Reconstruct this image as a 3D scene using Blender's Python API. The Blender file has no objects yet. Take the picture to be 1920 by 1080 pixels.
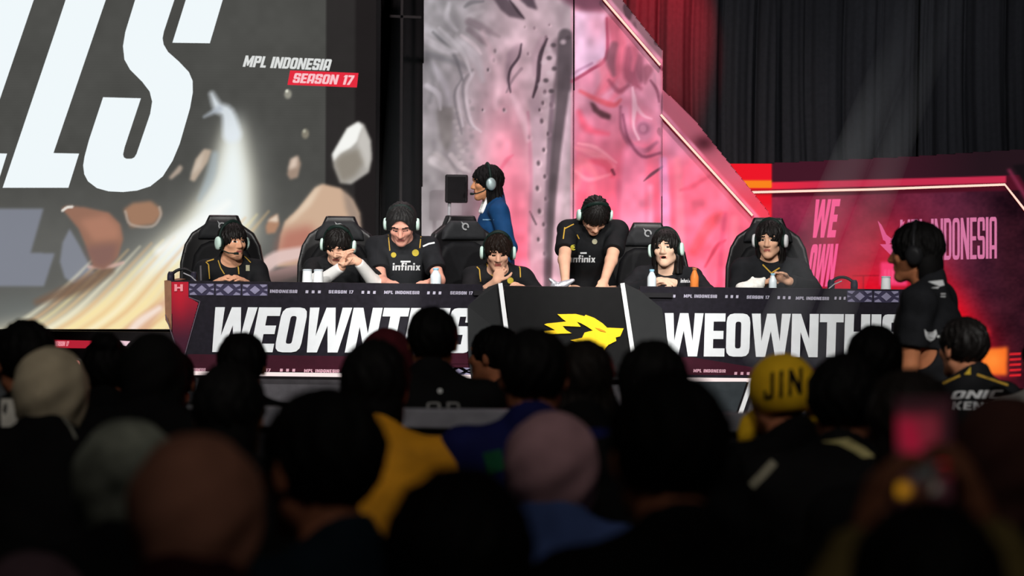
import bpy, bmesh, math, random
import numpy as np
from mathutils import Vector, Matrix
from mathutils.geometry import tessellate_polygon
from mathutils.bvhtree import BVHTree

random.seed(7)
rng = np.random.default_rng(7)
S = bpy.context.scene
COL = S.collection
R = math.radians
# ------------------------------------------------------------------ camera
FPX = 4533.0                                     # 85 mm lens on a 36 mm sensor, 1920 px wide
cam_data = bpy.data.cameras.new('camera')
cam_data.sensor_width = 36.0
cam_data.lens = 85.0
cam_data.clip_end = 200
cam = bpy.data.objects.new('camera', cam_data)
COL.objects.link(cam)
CAM_M = Matrix.Translation((0, 0, 1.7)) @ (Matrix.Rotation(R(90 - 1.517), 4, 'X') @ Matrix.Rotation(R(0.7), 4, 'Z'))
cam.matrix_world = CAM_M
cam_data.dof.use_dof = True
cam_data.dof.focus_distance = 15.8
cam_data.dof.aperture_fstop = 2.6
S.camera = cam
S.view_settings.view_transform = 'Standard'
S.view_settings.look = 'None'
S.view_settings.gamma = 1.0
S.view_settings.use_curve_mapping = False
S.view_settings.exposure = 0.0
# ------------------------------------------------------------------ world and lights
w = bpy.data.worlds.new('dark_hall')
w.use_nodes = True
w.node_tree.nodes['Background'].inputs[0].default_value = (0.55, 0.6, 0.75, 1)
w.node_tree.nodes['Background'].inputs[1].default_value = 0.010
S.world = w
CAM_INV = CAM_M.inverted()


def pt(px, py, Y):
    """the point at depth Y that the photograph shows at pixel (px, py)"""
    d = CAM_M.to_3x3() @ Vector(((px - 960) / FPX, -(py - 540) / FPX, -1))
    return Vector((0, 0, 1.7)) + d * (Y / d.y)


def px_of(p):
    q = CAM_INV @ Vector(p)
    return 960 - q.x / q.z * FPX, 540 + q.y / q.z * FPX


def spot(name, loc, target, power, color, angle, blend=0.5, size=0.15):
    l = bpy.data.lights.new(name, 'SPOT')
    l.energy = power; l.color = color; l.spot_size = R(angle); l.spot_blend = blend; l.shadow_soft_size = size
    o = bpy.data.objects.new(name, l); COL.objects.link(o)
    o.location = loc
    o.rotation_euler = (Vector(target) - Vector(loc)).to_track_quat('-Z', 'Y').to_euler()
    return o


def area(name, loc, target, power, color, sx, sy, spread=180):
    l = bpy.data.lights.new(name, 'AREA')
    l.shape = 'RECTANGLE'; l.size = sx; l.size_y = sy; l.energy = power; l.color = color; l.spread = R(spread)
    o = bpy.data.objects.new(name, l); COL.objects.link(o)
    o.location = loc
    o.rotation_euler = (Vector(target) - Vector(loc)).to_track_quat('-Z', 'Y').to_euler()
    return o


WHITE = (1.0, 0.97, 0.93)
for i, (lx, tx) in enumerate(((-3.4, -1.9), (-1.2, -0.7), (1.2, 0.5), (3.2, 1.7))):       # front truss spots on the desk
    spot('truss_spot', (lx, 9.5, 6.2), (tx, 15.7, 1.25), 1000, WHITE, 26, 0.7, 0.2)
for lx, tx in ((-3.2, -1.75), (2.4, 0.0), (-1.0, 1.65)):                                   # low front spots over the heads of the crowd
    spot('front_spot', (lx, 5.0, 4.6), (tx, 16.0, 1.35), 2300, WHITE, 16, 0.6, 0.15)
spot('front_spot', (-0.6, 4.0, 4.8), (1.85, 10.8, 1.15), 260, WHITE, 10, 0.6, 0.15)  # unseen spot added to brighten the man in the polo shirt
spot('front_spot', (3.4, 4.5, 4.8), (1.9, 10.5, 1.2), 850, WHITE, 12, 0.6, 0.15)  # second added spot, lights his back from the right
for lx, tx in ((-2.5, -1.6), (0.3, 0.2), (2.8, 1.7)):                                    # steeper hair light
    spot('truss_back_spot', (lx, 18.6, 6.0), (tx, 16.3, 1.5), 260, (1, 0.75, 0.78), 34, 0.7, 0.2)
spot('backdrop_spot', (-1.6, 13.2, 6.4), (0.0, 18.2, 2.6), 1150, (1, 0.93, 0.95), 42, 0.8, 0.2)
spot('backdrop_spot', (1.5, 13.6, 6.4), (1.0, 18.2, 2.2), 720, (1, 0.62, 0.72), 32, 0.8, 0.2)
spot('backdrop_uplight', (0.75, 17.3, 0.62), (0.85, 18.1, 1.6), 22, (1, 0.08, 0.2), 110, 0.9, 0.06)
spot('backdrop_uplight', (1.35, 17.3, 0.62), (1.45, 18.1, 1.6), 22, (1, 0.08, 0.2), 110, 0.9, 0.06)
spot('backdrop_uplight', (-0.05, 17.4, 0.62), (-0.05, 18.1, 1.7), 18, (1, 0.08, 0.22), 100, 0.9, 0.06)
spot('curtain_red_spot', (1.3, 18.7, 5.4), (1.22, 20.3, 3.32), 2300, (1, 0.02, 0.05), 23, 0.7, 0.05)
spot('curtain_wash', (1.6, 15.2, 6.2), (2.3, 20.4, 2.9), 420, (0.85, 0.9, 1.0), 40, 0.9, 0.2)
spot('curtain_wash', (4.6, 15.8, 6.2), (3.9, 20.4, 2.7), 330, (0.85, 0.9, 1.0), 34, 0.9, 0.2)
spot('red_side_light', (3.6, 15.6, 0.9), (2.6, 12.6, 1.0), 60, (1, 0.03, 0.05), 70, 0.8, 0.1)
spot('crowd_fill', (0.6, 1.8, 6.6), (0.2, 7.9, 1.0), 290, (1, 0.93, 0.85), 52, 0.9, 0.5)
spot('crowd_fill', (-3.2, 2.2, 6.6), (-1.6, 7.6, 1.0), 165, (1, 0.93, 0.85), 44, 0.9, 0.5)

spot('crowd_fill', (0.8, -0.8, 5.6), (0.1, 4.0, 1.1), 95, (1, 0.9, 0.82), 70, 0.9, 0.6)  # unseen fill added to lift the nearest audience rows
# ------------------------------------------------------------------ materials


def lin(c):
    return tuple((v / 255 / 12.92) if v / 255 <= 0.04045 else ((v / 255 + 0.055) / 1.055) ** 2.4 for v in c)


def lin_np(a):
    a = np.clip(a, 0, 255) / 255.0
    return np.where(a <= 0.04045, a / 12.92, ((a + 0.055) / 1.055) ** 2.4)


MATS = {}


def mat(name, c, rough=0.6, metal=0.0, vary=0.12, scale=18.0, bump=0.0, spec=0.1, sheen=0.0):
    """procedural surface: the colour broken up by a noise texture, with an optional noise bump"""
    if name in MATS:
        return MATS[name]
    m = bpy.data.materials.new(name); m.use_nodes = True
    nt = m.node_tree; b = nt.nodes['Principled BSDF']
    tc = nt.nodes.new('ShaderNodeTexCoord')
    n = nt.nodes.new('ShaderNodeTexNoise'); n.inputs['Scale'].default_value = scale; n.inputs['Detail'].default_value = 3
    nt.links.new(tc.outputs['Object'], n.inputs['Vector'])
    r = nt.nodes.new('ShaderNodeValToRGB')
    l = lin(c)
    r.color_ramp.elements[0].position = 0.3; r.color_ramp.elements[1].position = 0.7
    r.color_ramp.elements[0].color = tuple(max(0, v * (1 - vary)) for v in l) + (1,)
    r.color_ramp.elements[1].color = tuple(min(1, v * (1 + vary)) for v in l) + (1,)
    nt.links.new(n.outputs[0], r.inputs[0]); nt.links.new(r.outputs[0], b.inputs['Base Color'])
    b.inputs['Roughness'].default_value = rough; b.inputs['Metallic'].default_value = metal
    b.inputs['Specular IOR Level'].default_value = spec
    if sheen:
        b.inputs['Sheen Weight'].default_value = sheen
    if bump:
        bp = nt.nodes.new('ShaderNodeBump'); bp.inputs['Strength'].default_value = bump; bp.inputs['Distance'].default_value = 0.01
        nt.links.new(n.outputs[0], bp.inputs['Height']); nt.links.new(bp.outputs[0], b.inputs['Normal'])
    MATS[name] = m
    return m


def glow(name, c, strength=1.0):
    if name in MATS:
        return MATS[name]
    m = bpy.data.materials.new(name); m.use_nodes = True
    nt = m.node_tree; nt.nodes.remove(nt.nodes['Principled BSDF'])
    e = nt.nodes.new('ShaderNodeEmission'); e.inputs[0].default_value = lin(c) + (1,); e.inputs[1].default_value = strength
    nt.links.new(e.outputs[0], nt.nodes['Material Output'].inputs[0])
    MATS[name] = m
    return m


def picture_mat(name, emissive, strength=1.0, rough=0.6):
    """shows the picture kept in the mesh's colour attribute: as light (a screen) or as ink (a print)"""
    m = bpy.data.materials.new(name); m.use_nodes = True
    nt = m.node_tree
    at = nt.nodes.new('ShaderNodeAttribute'); at.attribute_name = 'picture'
    if emissive:
        nt.nodes.remove(nt.nodes['Principled BSDF'])
        e = nt.nodes.new('ShaderNodeEmission'); e.inputs[1].default_value = strength
        nt.links.new(at.outputs['Color'], e.inputs[0]); nt.links.new(e.outputs[0], nt.nodes['Material Output'].inputs[0])
    else:
        b = nt.nodes['Principled BSDF']; b.inputs['Roughness'].default_value = rough; b.inputs['Specular IOR Level'].default_value = 0.15
        nt.links.new(at.outputs['Color'], b.inputs['Base Color'])
    return m


# ------------------------------------------------------------------ objects


def tag(o, label=None, cat=None, group=None, kind=None):
    if label: o['label'] = label
    if cat: o['category'] = cat
    if group: o['group'] = group
    if kind: o['kind'] = kind
    return o


def empty(name, loc, label, cat, group=None, yaw=0.0):
    o = bpy.data.objects.new(name, None); COL.objects.link(o)
    o.empty_display_size = 0.1
    o.location = loc; o.rotation_euler = (0, 0, yaw)
    return tag(o, label, cat, group)


def link_mesh(me, name, m, parent=None):
    o = bpy.data.objects.new(name, me); COL.objects.link(o)
    for k in (m if isinstance(m, (list, tuple)) else [m]):
        me.materials.append(k)
    if parent is not None:
        o.parent = parent
    return o


class MB:
    """collects shapes and links them as ONE mesh object"""
    def __init__(s):
        s.v = []; s.f = []; s.mi = []

    def add(s, vs, fs, m=0):
        b = len(s.v)
        s.v += [tuple(p) for p in vs]
        s.f += [tuple(b + i for i in f) for f in fs]
        s.mi += [m] * len(fs)
        return s

    def box(s, c, size, rot=None, m=0):
        x, y, z = (k / 2 for k in size)
        vs = [Vector((a, b, d)) for a in (-x, x) for b in (-y, y) for d in (-z, z)]
        if rot is not None: vs = [rot @ p for p in vs]
        c = Vector(c)
        return s.add([p + c for p in vs], [(0, 1, 3, 2), (4, 6, 7, 5), (0, 4, 5, 1), (2, 3, 7, 6), (0, 2, 6, 4), (1, 5, 7, 3)], m)

    def tube(s, path, r, n=10, m=0, cap=True):
        P = [Vector(p) for p in path]
        rs = r if isinstance(r, (list, tuple)) else [r] * len(P)
        vs = []; fs = []
        up = Vector((0, 0, 1))
        prev = None
        for i, p in enumerate(P):
            t = (P[min(i + 1, len(P) - 1)] - P[max(i - 1, 0)]).normalized()
            if prev is None:
                a = t.cross(up)
                if a.length < 1e-3: a = t.cross(Vector((1, 0, 0)))
            else:
                a = prev - t * prev.dot(t)
            a.normalize(); prev = a
            b = t.cross(a)
            for k in range(n):
                q = 2 * math.pi * k / n
                vs.append(p + (a * math.cos(q) + b * math.sin(q)) * rs[i])
        for i in range(len(P) - 1):
            for k in range(n):
                fs.append((i * n + k, i * n + (k + 1) % n, (i + 1) * n + (k + 1) % n, (i + 1) * n + k))
        if cap:
            fs.append(tuple(range(n - 1, -1, -1))); fs.append(tuple((len(P) - 1) * n + k for k in range(n)))
        return s.add(vs, fs, m)

    def lathe(s, prof, c, axis='Z', n=20, m=0):
        """prof: (radius, height) pairs turned about an axis through c"""
        vs = []; fs = []
        c = Vector(c)
        for r, h in prof:
            for k in range(n):
                q = 2 * math.pi * k / n
                x, y = r * math.cos(q), r * math.sin(q)
                vs.append(c + (Vector((x, y, h)) if axis == 'Z' else Vector((h, x, y)) if axis == 'X' else Vector((y, h, x))))
        for i in range(len(prof) - 1):
            for k in range(n):
                fs.append((i * n + k, i * n + (k + 1) % n, (i + 1) * n + (k + 1) % n, (i + 1) * n + k))
        fs.append(tuple(range(n - 1, -1, -1))); fs.append(tuple((len(prof) - 1) * n + k for k in range(n)))
        return s.add(vs, fs, m)

    def plate(s, loops, back=(0, 0.01, 0), m=0):
        """a flat outline with real thickness; loops[0] is the outline, the rest are holes (3-D points)"""
        loops = [[Vector(p) for p in l] for l in loops]
        flat = [p for l in loops for p in l]
        try:
            tris = tessellate_polygon(loops)
        except Exception:
            return s
        n = len(flat); bk = Vector(back)
        vs = flat + [p + bk for p in flat]
        fs = []
        for t in tris:
            fs.append(tuple(t)); fs.append(tuple(n + i for i in reversed(t)))
        o = 0
        for l in loops:
            k = len(l)
            for i in range(k):
                a, b = o + i, o + (i + 1) % k
                fs.append((a, b, n + b, n + a))
            o += k
        return s.add(vs, fs, m)

    def build(s, name, m, parent=None, smooth=False, bevel=0.0):
        me = bpy.data.meshes.new(name)
        me.from_pydata(s.v, [], s.f)
        bm = bmesh.new(); bm.from_mesh(me)
        bmesh.ops.recalc_face_normals(bm, faces=bm.faces[:])
        bm.to_mesh(me); bm.free()
        if smooth:
            me.polygons.foreach_set('use_smooth', [True] * len(me.polygons))
        ms = m if isinstance(m, (list, tuple)) else [m]
        o = link_mesh(me, name, m, parent)
        if len(ms) > 1:
            me.polygons.foreach_set('material_index', s.mi)
        if bevel:
            md = o.modifiers.new('bevel', 'BEVEL'); md.width = bevel; md.segments = 2; md.limit_method = 'ANGLE'
        return o


def plate_px(mb, pts, Y, thick=0.01, holes=(), m=0):
    return mb.plate([[pt(x, y, Y) for x, y in pts]] + [[pt(x, y, Y) for x, y in h] for h in holes], (0, thick, 0), m)


# ------------------------------------------------------------------ lettering: heavy block capitals


def rnd(poly, idx, r, n=3):
    out = []
    for i, p in enumerate(poly):
        if i not in idx:
            out.append(p); continue
        a, b = poly[i - 1], poly[(i + 1) % len(poly)]
        def toward(q):
            d = (q[0] - p[0], q[1] - p[1]); L = math.hypot(*d); k = min(r, L / 2) / max(L, 1e-6)
            return (p[0] + d[0] * k, p[1] + d[1] * k)
        A, B = toward(a), toward(b)
        for j in range(n + 1):
            t = j / n
            out.append(tuple((1 - t) ** 2 * A[k] + 2 * t * (1 - t) * p[k] + t * t * B[k] for k in (0, 1)))
    return out


def glyph(ch, t=0.23, h=0.19):
    w = 0.62
    m0, m1 = 0.5 - h / 2, 0.5 + h / 2
    rect = lambda a, b, c, d: [(a, b), (c, b), (c, d), (a, d)]
    if ch == 'W': return 1.02, [[[(0, 1), (.23, 1), (.27, .36), (.40, 1), (.62, 1), (.75, .36), (.79, 1), (1.02, 1), (.88, 0), (.64, 0), (.51, .60), (.38, 0), (.14, 0)]]]
    if ch == 'E': return .54, [[[(0, 0), (.54, 0), (.54, h), (t, h), (t, m0), (.5, m0), (.5, m1), (t, m1), (t, 1 - h), (.54, 1 - h), (.54, 1), (0, 1)]]]
    if ch == 'O': return w, [[rnd(rect(0, 0, w, 1), (0, 1, 2, 3), .2), rnd(rect(t, h, w - t, 1 - h), (0, 1, 2, 3), .06)]]
    if ch == '0': return w, glyph('O', t, h)[1]
    if ch == 'N': return .7, [[[(0, 0), (t, 0), (t, .58), (.7 - t, 0), (.7, 0), (.7, 1), (.7 - t, 1), (.7 - t, .42), (t, 1), (0, 1)]]]
    if ch == 'T': return w, [[[(w / 2 - t / 2, 0), (w / 2 + t / 2, 0), (w / 2 + t / 2, 1 - h), (w, 1 - h), (w, 1), (0, 1), (0, 1 - h), (w / 2 - t / 2, 1 - h)]]]
    if ch == 'H': return w + .04, [[[(0, 0), (t, 0), (t, m0), (w + .04 - t, m0), (w + .04 - t, 0), (w + .04, 0), (w + .04, 1), (w + .04 - t, 1), (w + .04 - t, m1), (t, m1), (t, 1), (0, 1)]]]
    if ch == 'I': return t + .02, [[rect(0, 0, t + .02, 1)]]
    if ch == 'S': return w, [[rnd([(0, 0), (w, 0), (w, m1), (t, m1), (t, 1 - h), (w - t, 1 - h), (w - t, .68), (w, .68), (w, 1), (0, 1), (0, m0), (w - t, m0), (w - t, h), (t, h), (t, .32), (0, .32)], (0, 1, 2, 8, 9, 10), .14)]]
    if ch == 'M': return .84, [[[(0, 0), (t, 0), (t, .55), (.36, .1), (.48, .1), (.84 - t, .55), (.84 - t, 0), (.84, 0), (.84, 1), (.84 - t, 1), (.42, .5), (t, 1), (0, 1)]]]
    if ch == 'P': return w, [[rnd([(0, 0), (t, 0), (t, .38), (w, .38), (w, 1), (0, 1)], (3, 4), .15), rect(t, .38 + h, w - t, 1 - h)]]
    if ch == 'L': return .5, [[[(0, 0), (.5, 0), (.5, h), (t, h), (t, 1), (0, 1)]]]
    if ch == 'D': return w, [[rnd(rect(0, 0, w, 1), (1, 2), .22), rect(t, h, w - t, 1 - h)]]
    if ch == 'A': return w, [[rnd([(0, 0), (t, 0), (t, .22), (w - t, .22), (w - t, 0), (w, 0), (w, 1), (0, 1)], (6, 7), .15), rect(t, .22 + h, w - t, 1 - h)]]
    if ch == 'J': return .5, [[rnd([(.5 - t, 1), (.5, 1), (.5, 0), (0, 0), (0, .34), (t * .8, .34), (t * .8, h), (.5 - t, h)], (2, 3), .15)]]
    if ch == 'K': return w, [[[(0, 0), (t, 0), (t, .38), (w - t, 0), (w, 0), (.62 * w, .52), (w, 1), (w - t, 1), (t, .64), (t, 1), (0, 1)]]]
    if ch == 'C': return .56, [[rnd([(0, 0), (.56, 0), (.56, h), (t, h), (t, 1 - h), (.56, 1 - h), (.56, 1), (0, 1)], (0, 7), .2)]]
    if ch == 'Y': return w, [[[(w / 2 - t / 2, 0), (w / 2 + t / 2, 0), (w / 2 + t / 2, .42), (w, 1), (w - t, 1), (w / 2, .6), (t, 1), (0, 1), (w / 2 - t / 2, .42)]]]
    if ch == '1': return .36, [[[(.36 - t, 0), (.36, 0), (.36, 1), (.12, 1), (0, .8), (.36 - t, .8)]]]
    if ch == '7': return .54, [[[(0, 1), (.54, 1), (.54, 1 - h), (.3, 0), (.05, 0), (.54 - t, 1 - h), (0, 1 - h)]]]
    if ch == '8': return w, [[rnd(rect(0, 0, w, 1), (0, 1, 2, 3), .18), rect(t, h * .8, w - t, m0 + .02), rect(t, m1 - .02, w - t, 1 - h * .8)]]
    if ch == '.': return .2, [[rect(0.02, .05, .17, .95)]]
    if ch == 'i': return .2, [[rect(0, 0, .18, .62)], [rect(0, .72, .18, .92)]]
    if ch == 'n': return .5, [[[(0, 0), (.17, 0), (.17, .46), (.33, .46), (.33, 0), (.5, 0), (.5, .62), (0, .62)]]]
    if ch == 'f': return .36, [[[(.08, 0), (.25, 0), (.25, .46), (.36, .46), (.36, .62), (.25, .62), (.25, .8), (.36, .8), (.36, .96), (.08, .96), (.08, .62), (0, .62), (0, .46), (.08, .46)]]]
    if ch == 'x': return .5, [[[(0, 0), (.19, 0), (.25, .18), (.31, 0), (.5, 0), (.36, .31), (.5, .62), (.31, .62), (.25, .45), (.19, .62), (0, .62), (.14, .31)]]]
    return .3, []


def text_px(s, x0, y0, w, h, shear=0.0, slope=0.0, gap=0.07, t=0.23, th=0.19):
    """outlines of a text whose top-left is (x0, y0) in a w by h box; y grows downwards; shear leans it to the right; slope lowers its right end"""
    adv = 0; raw = []
    for ch in s:
        cw, polys = glyph(ch, t, th)
        for pg in polys:
            raw.append([[(adv + a, b) for a, b in lp] for lp in pg])
        adv += cw + gap
    sx = w / max(adv - gap, 1e-6)
    return [[[(x0 + a * sx + shear * (b - 0.0) * h, y0 + (1 - b) * h + slope * a * sx) for a, b in lp] for lp in pg] for pg in raw]


# ------------------------------------------------------------------ painting pictures for screens and prints


class Canvas:
    def __init__(s, x0, y0, x1, y1, step=1.0):
        s.x0, s.y0, s.st = x0, y0, step
        s.X, s.Y = np.meshgrid(np.arange(x0, x1, step), np.arange(y0, y1, step))
        s.a = np.zeros(s.X.shape + (3,))

    def blur(s, m, r):
        k = int(round(r / s.st))
        if k < 1: return m
        for _ in range(2):
            for ax in (0, 1):
                p = np.pad(m, [(k + 1, k) if i == ax else (0, 0) for i in (0, 1)], mode='edge')
                c = np.cumsum(p, axis=ax)
                n = m.shape[ax]
                hi = np.take(c, np.arange(2 * k + 1, 2 * k + 1 + n), axis=ax); lo = np.take(c, np.arange(0, n), axis=ax)
                m = (hi - lo) / (2 * k + 1)
        return m

    def mix(s, m, c):
        m = np.clip(m, 0, 1)[..., None]
        s.a = s.a * (1 - m) + np.array(c, float) * m

    def inside(s, P):
        r = np.zeros(s.X.shape, bool)
        for i in range(len(P)):
            (ax, ay), (bx, by) = P[i - 1], P[i]
            if ay == by: continue
            cnd = ((ay > s.Y) != (by > s.Y)) & (s.X < (bx - ax) * (s.Y - ay) / (by - ay) + ax)
            r ^= cnd
        return r.astype(float)

    def poly(s, P, c, soft=0.8, op=1.0):
        s.mix(s.blur(s.inside(P), soft) * op, c)

    def stroke(s, P, wd, c, soft=1.0, op=1.0):
        ws = wd if isinstance(wd, (list, tuple)) else [wd] * len(P)
        if len(P) > 2:                                   # rounded through its points
            Q = [np.array(p + (k,), float) for p, k in zip([tuple(p) for p in P], ws)]
            Q = [2 * Q[0] - Q[1]] + Q + [2 * Q[-1] - Q[-2]]
            out = []
            for i in range(1, len(Q) - 2):
                for t in (0, .25, .5, .75):
                    out.append(.5 * (2 * Q[i] + (Q[i + 1] - Q[i - 1]) * t + (2 * Q[i - 1] - 5 * Q[i] + 4 * Q[i + 1] - Q[i + 2]) * t * t + (3 * Q[i] - Q[i - 1] - 3 * Q[i + 1] + Q[i + 2]) * t ** 3))
            out.append(Q[-2])
            P = [(q[0], q[1]) for q in out]; ws = [max(q[2], .5) for q in out]
        m = np.zeros(s.X.shape)
        for i in range(len(P) - 1):
            (ax, ay), (bx, by) = P[i], P[i + 1]
            dx, dy = bx - ax, by - ay
            t = np.clip(((s.X - ax) * dx + (s.Y - ay) * dy) / max(dx * dx + dy * dy, 1e-6), 0, 1)
            d = np.hypot(s.X - ax - t * dx, s.Y - ay - t * dy)
            hw = (ws[i] * (1 - t) + ws[i + 1] * t) / 2
            m = np.maximum(m, np.clip((hw - d) / max(soft, .3) + .5, 0, 1))
        s.mix(m * op, c)

    def blob(s, cx, cy, rx, ry, c, soft=0.3, op=1.0, rot=0.0):
        u, v = s.X - cx, s.Y - cy
        ca, sa = math.cos(R(rot)), math.sin(R(rot))
        d = np.hypot((u * ca + v * sa) / rx, (-u * sa + v * ca) / ry)
        s.mix(np.clip((1 - d) / soft, 0, 1) * op, c)

    def noise(s, scale, sy=None, seed=0):
        g = np.random.default_rng(seed)
        sy = sy or scale
        nx, ny = int((s.X.max() - s.x0) / scale) + 3, int((s.Y.max() - s.y0) / sy) + 3
        t = g.random((ny, nx))
        fx, fy = (s.X - s.x0) / scale, (s.Y - s.y0) / sy
        ix, iy = fx.astype(int), fy.astype(int)
        u, v = fx - ix, fy - iy
        u, v = u * u * (3 - 2 * u), v * v * (3 - 2 * v)
        return (t[iy, ix] * (1 - u) + t[iy, ix + 1] * u) * (1 - v) + (t[iy + 1, ix] * (1 - u) + t[iy + 1, ix + 1] * u) * v

    def at(s, x, y):
        fx = np.clip((x - s.x0) / s.st, 0, s.a.shape[1] - 1.001); fy = np.clip((y - s.y0) / s.st, 0, s.a.shape[0] - 1.001)
        ix, iy = fx.astype(int), fy.astype(int); u, v = (fx - ix)[..., None], (fy - iy)[..., None]
        return (s.a[iy, ix] * (1 - u) + s.a[iy, ix + 1] * u) * (1 - v) + (s.a[iy + 1, ix] * (1 - u) + s.a[iy + 1, ix + 1] * u) * v


def picture_panel(name, cv, x0, y0, x1, y1, Y, step, m, parent=None, keep=None, thick=0.05):
    """a flat upright panel at depth Y whose surface carries the painted picture; keep(x, y) trims it to an outline"""
    nx, ny = int((x1 - x0) / step) + 1, int((y1 - y0) / step) + 1
    gx, gy = np.meshgrid(np.linspace(x0, x1, nx), np.linspace(y0, y1, ny))
    a, b, c = pt(x0, y0, Y), pt(x1, y0, Y), pt(x0, y1, Y)
    u, v = np.linspace(0, 1, nx), np.linspace(0, 1, ny)
    U, V = np.meshgrid(u, v)
    co = np.array(a)[None, None] + U[..., None] * np.array(b - a) + V[..., None] * np.array(c - a)
    co = co.reshape(-1, 3)
    col = np.ones((nx * ny, 4)); col[:, :3] = lin_np(cv.at(gx, gy)).reshape(-1, 3)
    idx = np.arange(nx * ny).reshape(ny, nx)
    q = np.stack([idx[1:, :-1], idx[1:, 1:], idx[:-1, 1:], idx[:-1, :-1]], -1).reshape(-1, 4)
    if keep is not None:
        cx = (gx[:-1, :-1] + gx[1:, 1:]) / 2; cy = (gy[:-1, :-1] + gy[1:, 1:]) / 2
        q = q[keep(cx, cy).reshape(-1)]
    me = bpy.data.meshes.new(name)
    set_mesh(me, co, q)
    at = me.color_attributes.new('picture', 'FLOAT_COLOR', 'POINT')
    at.data.foreach_set('color', col.reshape(-1).astype(np.float32))
    return link_mesh(me, name, m, parent)


def set_mesh(me, co, q):
    me.vertices.add(len(co)); me.vertices.foreach_set('co', np.asarray(co, np.float32).reshape(-1))
    me.loops.add(q.size); me.loops.foreach_set('vertex_index', q.reshape(-1).astype(np.int32))
    me.polygons.add(len(q)); me.polygons.foreach_set('loop_start', np.arange(0, q.size, 4, dtype=np.int32))
    me.update(calc_edges=True); me.validate()
# ------------------------------------------------------------------ soft bodies: blended volumes turned into one continuous skin


def V3(*a): return np.array(a, float)


class Field:
    def __init__(s, lo, hi, h):
        s.h = h; s.lo = np.array(lo, float)
        s.n = np.ceil((np.array(hi) - s.lo) / h).astype(int) + 1
        s.a = np.full(s.n, 1.0, np.float32)

    def sl(s, lo, hi):
        i0 = np.clip(np.floor((np.array(lo) - s.lo) / s.h).astype(int), 0, s.n); i1 = np.clip(np.ceil((np.array(hi) - s.lo) / s.h).astype(int) + 1, 0, s.n)
        return tuple(slice(a, b) for a, b in zip(i0, i1))

    def xyz(s, sl=None):
        sl = sl or tuple(slice(0, k) for k in s.n)
        g = [(np.arange(k.start, k.stop) * s.h + l).astype(np.float32) for k, l in zip(sl, s.lo)]
        return g[0][:, None, None], g[1][None, :, None], g[2][None, None, :]

    def smin(s, sl, d, k):
        a = s.a[sl]
        if a.size == 0: return
        m = np.maximum(k - np.abs(a - d), 0) / max(k, 1e-6)
        s.a[sl] = np.minimum(a, d) - m * m * k * 0.25

    def prim(s, p, inf=0.0):
        if p[0] == 'c':
            _, a, b, ra, rb, k = p
            a = np.array(a, float); b = np.array(b, float); ra += inf; rb += inf
            mg = max(ra, rb) + k + 3 * s.h
            sl = s.sl(np.minimum(a, b) - mg, np.maximum(a, b) + mg)
            x, y, z = s.xyz(sl)
            v = b - a; L = max(float(v @ v), 1e-9)
            t = np.clip(((x - a[0]) * v[0] + (y - a[1]) * v[1] + (z - a[2]) * v[2]) / L, 0, 1)
            d = np.sqrt((x - a[0] - t * v[0]) ** 2 + (y - a[1] - t * v[1]) ** 2 + (z - a[2] - t * v[2]) ** 2) - (ra + (rb - ra) * t)
        else:
            _, c, r, M, k = p
            c = np.array(c, float); r = np.array(r, float) + inf
            mg = max(r) + k + 3 * s.h
            sl = s.sl(c - mg, c + mg)
            x, y, z = s.xyz(sl)
            d = ell(x - c[0], y - c[1], z - c[2], r, M)
        s.smin(sl, d, k)

    def mesh(s, name):
        return nets(s.a, s.lo, s.h, name)


def ell(x, y, z, r, M=None):
    if M is not None:
        x, y, z = (M[0, i] * x + M[1, i] * y + M[2, i] * z for i in range(3))
    k0 = np.sqrt((x / r[0]) ** 2 + (y / r[1]) ** 2 + (z / r[2]) ** 2)
    k1 = np.sqrt((x / r[0] ** 2) ** 2 + (y / r[1] ** 2) ** 2 + (z / r[2] ** 2) ** 2)
    return k0 * (k0 - 1) / np.maximum(k1, 1e-6)


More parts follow.
